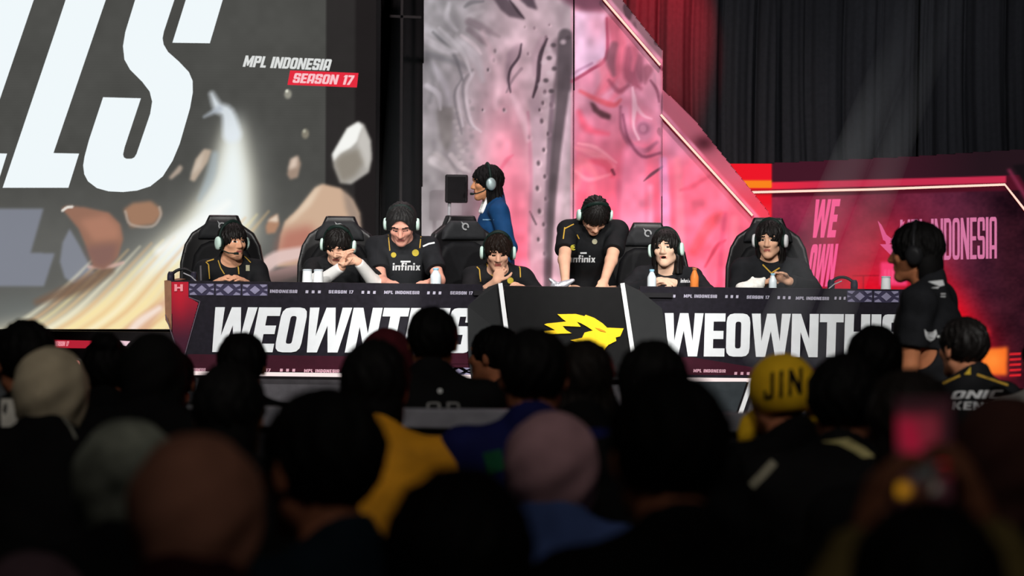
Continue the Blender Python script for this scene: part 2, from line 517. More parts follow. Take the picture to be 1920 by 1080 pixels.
def nets(f, o, h, name):
    f = np.pad(f, 1, constant_values=1.0); o = np.array(o) - h
    s = f < 0
    nx, ny, nz = f.shape
    c = np.zeros((nx - 1, ny - 1, nz - 1), np.int8)
    for i in (0, 1):
        for j in (0, 1):
            for k in (0, 1):
                c += s[i:nx - 1 + i, j:ny - 1 + j, k:nz - 1 + k]
    mx = (c > 0) & (c < 8)
    ids = np.argwhere(mx)
    idx = np.full(mx.shape, -1, np.int32); idx[mx] = np.arange(len(ids))
    acc = np.zeros((len(ids), 3)); cnt = np.zeros(len(ids))
    for ax in range(3):
        o1, o2 = [k for k in range(3) if k != ax]
        for i in (0, 1):
            for j in (0, 1):
                a = np.zeros(3, int); a[o1] = i; a[o2] = j
                b = a.copy(); b[ax] = 1
                pa = ids + a; pb = ids + b
                fa = f[pa[:, 0], pa[:, 1], pa[:, 2]]; fb = f[pb[:, 0], pb[:, 1], pb[:, 2]]
                m = (fa < 0) != (fb < 0)
                t = fa[m] / (fa[m] - fb[m])
                p = np.tile(a.astype(float), (int(m.sum()), 1)); p[:, ax] = t
                acc[m] += p; cnt[m] += 1
    co = (ids + acc / np.maximum(cnt, 1)[:, None]) * h + o
    quads = []
    for ax in range(3):
        u, v = (ax + 1) % 3, (ax + 2) % 3
        A = np.moveaxis(s, ax, 0)
        d = np.moveaxis(A[:-1] != A[1:], 0, ax)
        e = np.argwhere(d)
        e = e[(e[:, u] > 0) & (e[:, v] > 0) & (e[:, u] < s.shape[u] - 1) & (e[:, v] < s.shape[v] - 1)]
        ins = s[e[:, 0], e[:, 1], e[:, 2]]
        cs = []
        for du, dv in ((-1, -1), (0, -1), (0, 0), (-1, 0)):
            q = e.copy(); q[:, u] += du; q[:, v] += dv
            cs.append(idx[q[:, 0], q[:, 1], q[:, 2]])
        Q = np.stack(cs, -1)
        Q[~ins] = Q[~ins][:, ::-1]
        quads.append(Q)
    q = np.concatenate(quads)
    q = q[(q >= 0).all(1)]
    me = bpy.data.meshes.new(name)
    set_mesh(me, co, q)
    me.polygons.foreach_set('use_smooth', np.ones(len(me.polygons), bool))
    return me


def bounds(prims, inf=0.0, pad=0.03):
    lo = np.full(3, 1e9); hi = -lo
    for p in prims:
        if p[0] == 'c':
            m = max(p[3], p[4]) + inf + pad
            for q in (p[1], p[2]):
                lo = np.minimum(lo, np.array(q) - m); hi = np.maximum(hi, np.array(q) + m)
        else:
            m = max(p[2]) + inf + pad
            lo = np.minimum(lo, np.array(p[1]) - m); hi = np.maximum(hi, np.array(p[1]) + m)
    return lo, hi


def soft_mesh(name, prims, h, m, parent=None, inf=0.0, cut=None, fold=0.0, seed=0):
    lo, hi = bounds(prims, inf)
    F = Field(lo, hi, h)
    for p in prims: F.prim(p, inf)
    if fold:
        x, y, z = F.xyz()
        F.a += (fold * (np.sin(31 * z + 14 * x + 5 * np.sin(11 * y + seed) + seed) * .6 + np.sin(52 * z - 23 * x + 19 * y + 2 * seed) * .4)).astype(np.float32)
    if cut is not None:
        F.a = np.maximum(F.a, cut(*F.xyz())).astype(np.float32)
    return link_mesh(F.mesh(name), name, m, parent)


def rot(ax, deg):
    return np.array(Matrix.Rotation(R(deg), 3, ax))


def unit(v):
    v = np.array(v, float)
    return v / max(np.linalg.norm(v), 1e-9)


def ik(a, b, l1, l2, pole):
    """elbow or knee between a and b with bone lengths l1, l2, bent towards pole"""
    a = np.array(a, float); b = np.array(b, float)
    d = b - a; L = np.linalg.norm(d); u = d / max(L, 1e-9)
    L = min(L, (l1 + l2) * 0.995)
    b = a + u * L
    x = (l1 * l1 - l2 * l2 + L * L) / (2 * L)
    y = math.sqrt(max(l1 * l1 - x * x, 0))
    p = np.array(pole, float); p = unit(p - u * (p @ u))
    return a + u * x + p * y, b


def hand_prims(W, d, n, side, curl=25, spread=1.0, sc=1.0):
    """palm, four fingers of unequal length and a thumb. d: wrist to knuckles, n: the way the palm faces, side: +1 puts the thumb on d x n"""
    d = unit(d); n = unit(np.array(n) - d * (np.array(n) @ d)); t = np.cross(d, n) * side
    W = np.array(W)
    P = [('e', W + d * .048 * sc, (.014 * sc, .042 * sc, .050 * sc), np.stack([n, t, d], 1), .012)]
    P.append(('c', W, W + d * .04 * sc, .023 * sc, .022 * sc, .02))
    for i, (o, L) in enumerate(((.033, .070), (.0115, .080), (-.0105, .075), (-.031, .058))):
        p = W + d * (.088 - .006 * abs(i - 1)) * sc + t * o * sc
        dd = unit(d + t * o * 3.0 * spread)
        for j, (fr, cu) in enumerate(((.45, .6), (.32, 1.6), (.23, 2.3))):
            a = R(curl * cu * (1 + .12 * i))
            v = dd * math.cos(a) + n * math.sin(a)
            q = p + v * L * fr * sc
            P.append(('c', p, q, (.0092 - .0008 * j) * sc, (.0086 - .0008 * j) * sc, .003))
            p = q
    p = W + d * .022 * sc + t * .032 * sc
    for j, (v, L) in enumerate(((d * .62 + t * .70 + n * .35, .042), (d * .85 + t * .38 + n * .42, .034), (d * .95 + t * .1 + n * .4, .024))):
        q = p + unit(v) * L * sc
        P.append(('c', p, q, (.0125 - .0015 * j) * sc, (.011 - .0015 * j) * sc, .004))
        p = q
    return P


def head_prims(H, Rm, s=1.0):
    def T(*p): return H + Rm @ (np.array(p) * s)
    E = lambda c, r, k: ('e', T(*c), tuple(v * s for v in r), Rm, k)
    C = lambda a, b, ra, rb, k: ('c', T(*a), T(*b), ra * s, rb * s, k)
    P = [E((0, .012, .032), (.075, .095, .086), .02), E((0, -.030, -.030), (.060, .062, .080), .03)]
    for q in (-1, 1):
        P += [C((q * .046, .0, -.058), (q * .014, -.066, -.096), .022, .019, .025),
              E((q * .040, -.062, -.018), (.024, .022, .020), .02),
              C((q * .014, -.088, .031), (q * .046, -.074, .030), .011, .010, .012),
              E((q * .031, -.071, .008), (.0135, .0135, .0115), .003),
              E((q * .013, -.094, -.030), (.011, .012, .009), .006),
              E((q * .079, .008, -.006), (.011, .020, .033), .006)]
    P += [C((0, -.084, .014), (0, -.106, -.024), .010, .014, .010), E((0, -.074, -.096), (.022, .018, .018), .02),
          C((-.019, -.086, -.053), (.019, -.086, -.053), .008, .008, .006), C((-.016, -.084, -.064), (.016, -.084, -.064), .009, .009, .006)]
    return P


def hair_field(H, Rm, style, h, s=1.0, seed=0):
    """the hair as one volume in the head's own frame, with the face left open"""
    r = 0.36 if style.startswith('long') else 0.24
    lo = H - V3(.17, .19, r); hi = H + V3(.17, .19, .21)
    F = Field(lo, hi, h)
    x, y, z = F.xyz()
    x, y, z = x - H[0], y - H[1], z - H[2]
    X, Y, Z = ((Rm[0, i] * x + Rm[1, i] * y + Rm[2, i] * z) / s for i in range(3))
    big = .004 if style == 'shaved' else .0 if style == 'short' else .006
    d = ell(X, Y - .014, Z - .030, (.090 + big * .6, .109 + big, .099 + big))
    ph = seed * 1.7
    ang = np.arctan2(X, Y)
    d = d + .0045 * np.sin(ang * 17 + 3 * np.sin(Z * 30 + ph) + ph) * np.cos(Z * 38 + 2 * ang + ph) + .003 * np.sin(ang * 41 + Z * 60 + ph)
    top = {'short': .058, 'fringe': .044, 'long': .054, 'long_fringe': .050, 'shaved': .06, 'swept': .090}.get(style, .055)
    fc = ell(X, Y + .125, Z + .050, (.074, .108 if style == 'swept' else .080, .050 + top))
    if style in ('fringe', 'long_fringe'):
        fc = fc + .006 * np.sin(X * 210 + ph) + .010 * np.sin(X * 60 + ph)
    d = np.maximum(d, -fc)
    if style.startswith('long'):
        L = .22 if style == 'long' else .19
        b = ell(X, Y - .030, Z + .10, (.100, .080, L)) + .004 * np.sin(ang * 23 + ph) + .004 * np.sin(Z * 40 + ang * 4)
        b = np.maximum(b, .012 - .055 * np.clip((np.abs(X) - .055) / .025, 0, 1) - Y)
        b = np.maximum(b, -ell(X, Y + .10, Z + .06, (.066, .115, .115)))
        b = np.maximum(b, -(Z + L - .02))
        d = np.minimum(d, b)
    elif style == 'nape':
        b = ell(X, Y - .045, Z + .05, (.082, .072, .13))
        d = np.minimum(d, np.maximum(b, -(Z + .155)))
        d = np.maximum(d, -(Z - np.where(Y < 0.02, -.03, -.20)))
    else:
        zl = np.clip(-.030 - .72 * (Y + .01), -.088, -.018)
        d = np.maximum(d, zl - Z)
    if style == 'bun':
        d = np.minimum(d, ell(X, Y - .07, Z - .115, (.055, .05, .045)) + .003 * np.sin(X * 120 + Z * 90))
    F.a = (d * s).astype(np.float32) + np.zeros(F.n, np.float32)
    return F


def scarf_field(H, Rm, h, s=1.0, seed=0, tuck=False):
    F = Field(H - V3(.26, .26, .42), H + V3(.26, .26, .22), h)
    x, y, z = F.xyz()
    x, y, z = x - H[0], y - H[1], z - H[2]
    X, Y, Z = ((Rm[0, i] * x + Rm[1, i] * y + Rm[2, i] * z) / s for i in range(3))
    d = ell(X, Y - .016, Z - .004, (.112, .128, .126) if tuck else (.104, .124, .120))
    b = ell(X, Y - .02, Z + .12, (.074, .076, .13) if tuck else (.095, .10, .16))
    k = .06; m = np.maximum(k - np.abs(d - b), 0) / k
    d = np.minimum(d, b) - m * m * k * .25
    # the cape of the scarf spreads to the shoulders in the body's own upright frame
    q = ell(x, y - .035, z + (.33 if tuck else .28), (.12, .10, .12) if tuck else (.185, .125, .15))
    k = .03 if tuck else .09; m = np.maximum(k - np.abs(d - q), 0) / k
    d = np.minimum(d, q) - m * m * k * .25
    an = np.arctan2(X, Y)
    d = d + .0035 * np.sin(an * 7 + Z * 26 + seed) * np.clip((.10 - Z) / .1, 0, 1) + .002 * np.sin(Z * 75 + an * 5 + seed)
    d = np.maximum(d, -ell(X, Y + .12, Z + .02, (.066, .085, .092)))
    F.a = (d * s).astype(np.float32) + np.zeros(F.n, np.float32)
    return F


def headset(parent, H, Rm, cup, band, mic=1, pad=None):
    """over-ear headset worn on the head: band, two cups with cushions and a boom microphone"""
    T = lambda p: Vector(H + Rm @ np.array(p, float))
    a = MB()
    arc = [T((.097 * math.sin(R(q)), .012, .012 + .132 * math.cos(R(q)))) for q in range(-92, 93, 8)]
    a.tube(arc, .0095, 8)
    a.tube([p + Vector(Rm @ np.array((0, .0, -.006))) for p in arc[6:-6]], .013, 8)
    hs = a.build('headset', band, parent, smooth=True)
    X = Matrix([list(v) for v in Rm])
    for q in (-1, 1):
        c = MB()
        prof = [(.028, .078), (.041, .080), (.044, .088), (.044, .096), (.040, .100)]
        prof2 = [(.040, .100), (.041, .108), (.036, .118), (.018, .122)]
        for pr, m in ((prof, 1), (prof2, 0)):
            n = 20; vs = []; fs = []
            for r_, hh in pr:
                for k in range(n):
                    t = 2 * math.pi * k / n
                    vs.append(T((q * hh, .010 + r_ * .88 * math.cos(t), -.008 + r_ * 1.12 * math.sin(t))))
            for i in range(len(pr) - 1):
                for k in range(n):
                    fs.append((i * n + k, i * n + (k + 1) % n, (i + 1) * n + (k + 1) % n, (i + 1) * n + k))
            fs.append(tuple(range(n - 1, -1, -1))); fs.append(tuple((len(pr) - 1) * n + k for k in range(n)))
            c.add(vs, fs, m)
        c.build('ear_cup', [cup, pad or band], hs, smooth=True)
    if mic:
        b = MB()
        b.tube([T((mic * .108, -.012, -.030)), T((mic * .100, -.050, -.055)), T((mic * .080, -.090, -.068)), T((mic * .040, -.118, -.070))], .0042, 8)
        b.tube([T((mic * .052, -.112, -.070)), T((mic * .024, -.124, -.069))], [.008, .0095], 10)
        b.build('microphone', band, hs, smooth=True)
    return hs


# ------------------------------------------------------------------ people
SKIN = mat('skin_tan', (222, 172, 145), 0.55, vary=0.06)
SKIN_D = mat('skin_brown', (150, 98, 72), 0.55, vary=0.06)
HAIR = mat('hair_black', (12, 11, 11), 0.7, vary=0.3, scale=60, spec=0.12)
HAIR_P = mat('hair_black_soft', (20, 17, 16), 0.55, vary=0.3, scale=60, spec=0.22)
LIP = mat('lips', (165, 92, 84), 0.5)
EYE_W = mat('eye_white', (225, 220, 214), 0.35)
IRIS = mat('eye_dark', (28, 20, 18), 0.3)
BLACK = mat('cloth_black', (20, 20, 22), 0.85, vary=0.2, bump=0.15)
BLACK2 = mat('cloth_black_faded', (31, 32, 35), 0.85, vary=0.2, bump=0.15)
JERSEY = mat('jersey_black', (25, 26, 28), 0.7, vary=0.15, bump=0.1)
TROUSER = mat('trousers_dark', (18, 18, 22), 0.85)
SHOE = mat('shoe_dark', (24, 22, 22), 0.6)
GOLD = mat('gold_piping', (190, 152, 60), 0.5)
MINT = mat('headset_mint', (205, 232, 222), 0.4, vary=0.05)
DGREEN = mat('headset_dark', (24, 38, 34), 0.45)
WHITE_C = mat('cloth_white', (228, 228, 226), 0.8, vary=0.04)
WHITE_P = mat('print_white', (222, 224, 226), 0.6, vary=0.03)


def person(label, px, top, Y, yaw=180.0, floor=0.0, sit=True, neck=12.0, lean=8.0, head=(0, 0, 0), hair='short', hair_m=None, scarf=None, shirt=None,
           sleeve='short', skin=None, bulk=1.0, hs=1.0, arms=None, set_=None, trousers=None, h=0.011, hh=None, seed=0, group=None, mouth=0.0, back=1, seat=0.5, hat=0.128, top_name='jersey', twist=0.0, elbow_out=.6, closed=False, hem=.09, nk_len=-.068, tuck=False):
    skin = skin or SKIN_D; shirt = shirt or BLACK; hair_m = hair_m or HAIR; hh = hh or h
    P0 = pt(px, top, Y)
    root = empty('person', (P0.x, P0.y, floor), label, 'person', group, R(yaw))
    Minv = Matrix.Translation(root.location) @ Matrix.Rotation(R(yaw), 4, 'Z')
    Mi = Minv.inverted()
    loc = lambda w: np.array(Mi @ Vector(w))
    Rm = rot('Z', head[1]) @ rot('X', head[0]) @ rot('Y', head[2])
    hz = P0.z - floor - hat * hs
    if head[0] > 30: hz += .02
    H = V3(0, 0, hz)
    Rn = rot('X', neck)
    N = H + Rm @ V3(0, .022, -.080) * hs + Rn @ V3(0, .022, nk_len) * hs          # base of the neck
    N[0] *= .5
    L = .47 * (.5 + .5 * bulk) if bulk < 1 else .47
    if sit:
        dz = N[2] - seat
        if dz < L * .99:
            pel = V3(0, N[1] + back * math.sqrt(L * L - dz * dz), seat)
        else:
            pel = V3(0, N[1] + .04, N[2] - L)
    else:
        pel = N + rot('X', lean) @ V3(0, .02, -L - .03)
    u = unit(N - pel); X = unit(rot('Z', twist) @ V3(1, 0, 0)); fwd = unit(np.cross(X, u)); fwd = fwd if fwd[1] < 0 else -fwd
    TM = np.stack([X, -fwd, u], 1)
    b = bulk
    tor = [('e', pel + u * .02, (.150 * b, .112 * b, .115), TM, .06), ('e', pel + u * .15 - fwd * .005, (.138 * b, .102 * b * b, .15), TM, .06),
           ('e', pel + u * .32 + fwd * .012, (.160 * b, .112 * b, .16), TM, .07)]
    Sh = {}
    for q in (-1, 1):
        sj = N - u * .055 + X * q * .172 * b
        Sh[q] = sj
        tor.append(('c', N - u * .035 + X * q * .05, sj, .048, .052 * b, .05))
    neckp = [('c', N - u * .03, H + Rm @ V3(0, .018, -.06) * hs, .060 * (.6 + .4 * b), .052 * hs, .03)]
    trap = [('c', N + u * .03 - fwd * .01, N - u * .05 + X * q * .12, .045, .045, .04) for q in (-1, 1)]
    limbs = []; sl = []; hands = []
    arms = arms or {}
    for q in (-1, 1):
        A = arms.get(q, {})
        if 'w' in A: Wt = loc(A['w'])
        elif sit: Wt = pel + V3(q * .11, -.30, .10)
        else: Wt = Sh[q] + V3(q * .07, -.03, -.50)
        E, Wt = ik(Sh[q], Wt, .285, .25, np.array(A.get('pole', (q * elbow_out, .5, -.6))))
        ua = ('c', Sh[q], E, .050 * (.5 + .5 * b), .040, .035); fa = ('c', E, Wt, .041, .027, .02)
        limbs += [ua, fa]
        hd = np.array(A.get('d', Wt - E), float); hd = unit(hd) if 'd' in A else unit(Wt - E)
        hn = np.array(A.get('n', (-q * .6, 0.1, -.8)), float)
        hands += hand_prims(Wt, hd, hn, A.get('side', q), A.get('curl', 28), sc=A.get('hsc', 1.0))
        sl.append((q, ua, fa, E, Wt, A.get('sleeve', sleeve)))
    legs = []
    for q in (-1, 1):
        hip = pel + V3(q * .09, 0, -.02)
        if sit:
            knee = V3(q * .15, hip[1] - .41, max(hip[2] - .01, .46)); ank = V3(q * .15, knee[1] + .03, .09)
        else:
            knee, ank = ik(hip, V3(q * .11, max(pel[1] * .35, -.1) + .02, .09), .43, .42, (q * .1, -1, 0))
            ank[2] = max(ank[2], .075)
        legs += [('c', hip, knee, .085 * b, .058, .05), ('c', knee, ank, .057, .038, .03)]
        foot = ('c', ank + V3(0, .0, -.045), ank + V3(q * .02, -.17, -.06), .036, .027, .03)
        legs.append(foot)
    hp = head_prims(H, Rm, hs)
    allp = tor + neckp + trap + limbs + hands + legs + hp
    body_m = [skin, LIP, EYE_W, IRIS, hair_m]
    lo, hi = bounds(allp)
    F = Field(lo, hi, h)
    for p in tor + trap + neckp + legs + limbs + hands + hp: F.prim(p)
    if True:        # eye sockets and the mouth opening are pressed into the head
        x, y, z = F.xyz(F.sl(H - .2, H + .2)); slc = F.sl(H - .2, H + .2)
        x, y, z = x - H[0], y - H[1], z - H[2]
        XX, YY, ZZ = ((Rm[0, i] * x + Rm[1, i] * y + Rm[2, i] * z) / hs for i in range(3))
        for q in (-1, 1):
            e = np.maximum(ell(XX - q * .031, YY + .094, ZZ - .008, (.017, .012, .010)), -ell(XX - q * .031, YY + .071, ZZ - .008, (.0135, .0145, .0115)))
            F.a[slc] = np.maximum(F.a[slc], -e * hs)
        if mouth:
            F.a[slc] = np.maximum(F.a[slc], -ell(XX, YY + .094, ZZ + .060, (.018, .022, mouth)) * hs)
    me = F.mesh('body')
    ob = link_mesh(me, 'body', body_m, root)
    n = len(me.polygons)
    cen = np.zeros(n * 3, np.float32); me.polygons.foreach_get('center', cen); cen = cen.reshape(-1, 3)
    q = ((cen - H) @ Rm) / hs
    mi = np.zeros(n, np.int32)
    ax = np.abs(q[:, 0]); fr = (q[:, 1] < -.045) & (q[:, 1] > -.104)
    mi[fr & (ax < .021) & (q[:, 2] > -.067) & (q[:, 2] < -.050) & (q[:, 1] < -.078)] = 1
    if mouth: mi[fr & (ax < .017) & (np.abs(q[:, 2] + .060) < mouth) & (q[:, 1] > -.085)] = 3
    if closed:
        mi[fr & (np.abs(ax - .031) < .015) & (np.abs(q[:, 2] - .004) < .0035)] = 4
    else:
        mi[fr & (np.abs(ax - .031) < .013) & (np.abs(q[:, 2] - .008) < .0042)] = 2
        mi[fr & (np.abs(ax - .031) < .0085) & (np.abs(q[:, 2] - .008) < .0060)] = 3
    mi[fr & (np.abs(ax - .032) < .020) & (np.abs(q[:, 2] - .030 - (.031 - ax) * .1) < .0048)] = 4
    me.polygons.foreach_set('material_index', mi)
    # clothing
    nk = N + u * .02
    def neck_cut(x, y, z):
        t = (x - N[0]) * u[0] + (y - N[1]) * u[1] + (z - N[2]) * u[2]
        s = (x - N[0]) * fwd[0] + (y - N[1]) * fwd[1] + (z - N[2]) * fwd[2]
        near = np.sqrt((x - N[0]) ** 2 + (y - N[1]) ** 2 + (z - N[2]) ** 2) - .15
        return np.minimum(t - .050 + .75 * s, -near)
    hem_tube = [('c', pel - u * .02 + X * k_, pel - u * (hem + .04) + X * k_, .105 * b, .105 * b, .06) for k_ in (-.05, .05)] if hem > .1 else []
    sp = list(tor) + list(trap) + hem_tube + [('c', N - u * .03, N + u * .055 - fwd * .006, .064 * (.6 + .4 * b), .056 * (.6 + .4 * b), .03)]
    for (q_, ua, fa, E, Wt, kind) in sl:
        if kind == 'long':
            sp += [('c', ua[1], ua[2], ua[3] + .008, ua[4] + .010, .03), ('c', fa[1], fa[1] + (fa[2] - fa[1]) * .93, fa[3] + .010, fa[4] + .012, .02)]
        else:
            sp.append(('c', ua[1], ua[1] + (ua[2] - ua[1]) * .66, ua[3] + .006, ua[4] + .021, .03))
    lowp = pel - u * hem
    def shirt_cut(x, y, z):
        d = np.maximum(neck_cut(x, y, z), -((x - lowp[0]) * u[0] + (y - lowp[1]) * u[1] + (z - lowp[2]) * u[2]))
        for (q_, ua, fa, E, Wt, kind) in sl:
            v = unit(ua[2] - ua[1]) if kind != 'long' else unit(fa[2] - fa[1])
            e = ua[1] + (ua[2] - ua[1]) * .70 if kind != 'long' else fa[1] + (fa[2] - fa[1]) * .93
            pl = (x - e[0]) * v[0] + (y - e[1]) * v[1] + (z - e[2]) * v[2]
            near = np.sqrt((x - e[0]) ** 2 + (y - e[1]) ** 2 + (z - e[2]) ** 2) - .12
            d = np.maximum(d, np.minimum(pl, -near))
        return d
    fold = lambda x, y, z: .0
    sh = soft_mesh(top_name, sp, h, shirt, root, .011, shirt_cut, .0032, seed)
    tr = soft_mesh('trousers', [p for i, p in enumerate(legs) if i % 3 != 2] + [tor[0]], max(h, .009), trousers or TROUSER, root, .011,
                   lambda x, y, z: np.maximum(.085 - z + 0 * x, (x - lowp[0]) * u[0] + (y - lowp[1]) * u[1] + (z - lowp[2] - .075) * u[2] if sit is False else z - pel[2] - .11 + 0 * x))
    for i in (2, 5):
        soft_mesh('shoe', [legs[i]], .011, SHOE, root, .011)
    if scarf is not None:
        link_mesh(scarf_field(H, Rm, hh, hs, seed, tuck).mesh('headscarf'), 'headscarf', scarf, root)
    elif hair:
        link_mesh(hair_field(H, Rm, hair, hh, hs, seed).mesh('hair'), 'hair', hair_m, root)
    if set_:
        headset(root, H, Rm, *set_)
    root_info = dict(root=root, M=Minv, Mi=Mi, H=H, Rm=Rm, N=N, pel=pel, u=u, fwd=fwd, X=X, Sh=Sh, sl=sl, shirt=sh, body=ob, loc=loc)
    return root_info


def bvh_of(o, M):
    me = o.data
    return BVHTree.FromPolygons([M @ v.co for v in me.vertices], [tuple(p.vertices) for p in me.polygons])


def decal(info, polys, m, name, parent=None, off=.004, on=None, sub=.02):
    """printing on cloth: outlines in photograph pixels are laid onto the cloth they are seen on, as thin real shapes"""
    tgt = on or info['shirt']
    key = 'bvh' + tgt.name
    if key not in info: info[key] = bvh_of(tgt, info['M'])
    tree = info[key]
    o = Vector((0, 0, 1.7))
    bm = bmesh.new()
    for lp in polys:
        loops = [[Vector((x, y, 0)) for x, y in l] for l in lp]
        flat = [p for l in loops for p in l]
        vs = [bm.verts.new(p) for p in flat]
        for t in tessellate_polygon(loops):
            try: bm.faces.new([vs[i] for i in t])
            except Exception: pass
    for _ in range(2):
        e = [k for k in bm.edges if k.calc_length() > 5]
        if e: bmesh.ops.subdivide_edges(bm, edges=e, cuts=1)
    ok = {}
    last = None
    for v in bm.verts:
        d = (pt(v.co.x, v.co.y, 10) - o).normalized()
        hit = tree.ray_cast(o, d)
        if hit[0] is not None:
            ok[v] = (hit[0] - d * off); last = hit[0]
    dead = [v for v in bm.verts if v not in ok]
    bmesh.ops.delete(bm, geom=dead, context='VERTS')
    for v in bm.verts: v.co = info['Mi'] @ ok[v]
    far = [f for f in bm.faces if max((a.co - b_.co).length for a in f.verts for b_ in f.verts) > .12]
    bmesh.ops.delete(bm, geom=far, context='FACES')
    if not bm.faces:
        bm.free(); return None
    bmesh.ops.recalc_face_normals(bm, faces=bm.faces[:])
    r_ = bmesh.ops.extrude_face_region(bm, geom=bm.faces[:])
    back = info['Mi'].to_3x3() @ Vector((0, .0035, 0))
    for g in r_['geom']:
        if isinstance(g, bmesh.types.BMVert): g.co += back
    me = bpy.data.meshes.new(name); bm.to_mesh(me); bm.free()
    return link_mesh(me, name, m, parent or tgt)


def rects(*rs):
    return [[[(x0, y0), (x1, y0), (x1, y1), (x0, y1)]] for x0, y0, x1, y1 in rs]


def disc(cx, cy, r, n=14):
    return [[[(cx + r * math.cos(2 * math.pi * k / n), cy + r * math.sin(2 * math.pi * k / n)) for k in range(n)]]]


def line_px(P, wd):
    """a polyline given some width"""
    out = []
    for (ax, ay), (bx, by) in zip(P[:-1], P[1:]):
        L = math.hypot(bx - ax, by - ay); nx, ny = -(by - ay) / L * wd / 2, (bx - ax) / L * wd / 2
        out.append([[(ax + nx, ay + ny), (bx + nx, by + ny), (bx - nx, by - ny), (ax - nx, ay - ny)]])
    return out
# ------------------------------------------------------------------ the hall
CONC = mat('floor_dark', (30, 29, 30), 0.7, scale=4)
HALL = mat('hall_black', (14, 13, 14), 0.9, scale=3)
STAGE = mat('stage_black', (26, 25, 27), 0.55, scale=8)


def slab(name, lo, hi, m):
    c = [(a + b) / 2 for a, b in zip(lo, hi)]
    return tag(MB().box(c, [b - a for a, b in zip(lo, hi)]).build(name, m), kind='structure')


slab('floor', (-8, -1.5, -.1), (8, 22, 0), CONC)
slab('ceiling', (-8, -1.5, 7.4), (8, 22, 7.5), HALL)
slab('wall_back', (-8, 21.9, 0), (8, 22, 7.4), HALL)
slab('wall_left', (-8, -1.5, 0), (-7.9, 21.9, 7.4), HALL)
slab('wall_right', (7.9, -1.5, 0), (8, 21.9, 7.4), HALL)
slab('trim_1', (-7.9, 14.95, 0), (7.9, 21.9, .5), STAGE)['label'] = 'black stage platform'

# ------------------------------------------------------------------ LED wall on the left
LY = 18.5
cv = Canvas(-70, -130, 715, 640, 1.0)
cv.a[:] = (76, 76, 73)
nz = cv.noise(60, 60, 1) * .6 + cv.noise(17, 17, 2) * .4
cv.a += (nz[..., None] - .5) * 10
cv.a += (np.sin(cv.Y * 1.3) * 1.2)[..., None]
cv.mix(np.clip((cv.X - 610) / 4, 0, 1) * .62, (28, 24, 25)); cv.mix(np.clip((cv.X - 664) / 6, 0, 1) * .55, (24, 20, 21))
cv.mix(np.clip((cv.Y - 330) / 120, 0, 1) * np.clip((600 - cv.X) / 50, 0, 1) * .55, (112, 112, 108))
# pale mirrored lettering, lower left
cv.poly([(-70, 391), (82, 391), (58, 473), (103, 475), (83, 537), (-70, 537)], (133, 137, 150), 1.5, .85)
cv.poly([(131, 428), (118, 455), (113, 490), (122, 520), (140, 533), (185, 520), (170, 498), (150, 460)], (136, 140, 152), 1.5, .85)
cv.blob(40, 590, 120, 60, (104, 110, 108), .8, .5)
# drifting light: from the lower left up to a thin plume
cv.poly([(440, 200), (482, 262), (500, 330), (498, 460), (460, 460), (452, 300)], (124, 124, 119), 22, .6)
cv.poly([(425, 250), (385, 360), (320, 425), (240, 490), (150, 560), (60, 605), (-70, 622), (-70, 660), (330, 660), (330, 560), (480, 470), (474, 330), (446, 220)], (176, 178, 170), 34, .6)
cv.poly([(428, 240), (398, 350), (345, 415), (262, 492), (180, 556), (90, 598), (-10, 622), (-70, 632), (-70, 660), (330, 660), (340, 545), (400, 470), (474, 455), (470, 340), (448, 230)], (234, 226, 196), 16, .95)
cv.poly([(432, 225), (408, 330), (362, 410), (300, 470), (250, 520), (330, 500), (420, 440), (470, 420), (466, 330), (446, 215)], (238, 246, 247), 14, .95)
cv.stroke([(436, 250), (428, 212), (410, 200), (398, 176)], [34, 24, 18, 8], (226, 234, 240), 12, .9)
cv.stroke([(412, 203), (384, 218)], [12, 3], (180, 188, 198), 8, .8)
cv.stroke([(404, 290), (396, 330), (376, 372)], [14, 18, 8], (170, 184, 192), 10, .6)
ang = cv.noise(60, 14, 9)
low = np.clip((cv.Y - (602 - .62 * (cv.X - 110))) / 26, 0, 1) * np.clip((cv.X + 60) / 60, 0, 1) * np.clip((345 - cv.X) / 20, 0, 1)
cv.mix(low * np.clip((cv.Y - 480) / 100, 0, 1) * .75, (250, 226, 168))
for k in range(16):
    x0 = -40 + k * 22
    cv.stroke([(x0, 640), (x0 + 80, 602 - k * 2), (x0 + 150, 550 - k * 5), (x0 + 215, 486 - k * 6)], [5, 8, 7, 2], ((255, 247, 214), (228, 180, 128), (252, 232, 168), (236, 196, 140))[k % 4], 7, .55)
cv.stroke([(300, 470), (380, 418), (430, 380)], [16, 26, 10], (252, 254, 250), 14, .7)
cv.stroke([(240, 640), (272, 604), (312, 566)], [40, 30, 16], (216, 166, 138), 12, .75)
cv.stroke([(236, 634), (262, 604), (300, 578)], [10, 14, 10], (250, 234, 224), 8, .8)
cv.stroke([(70, 566), (150, 536), (205, 505)], [10, 26, 20], (120, 94, 76), 12, .8)
cv.stroke([(168, 500), (210, 498), (232, 492)], [6, 8, 5], (218, 180, 168), 5, .8)
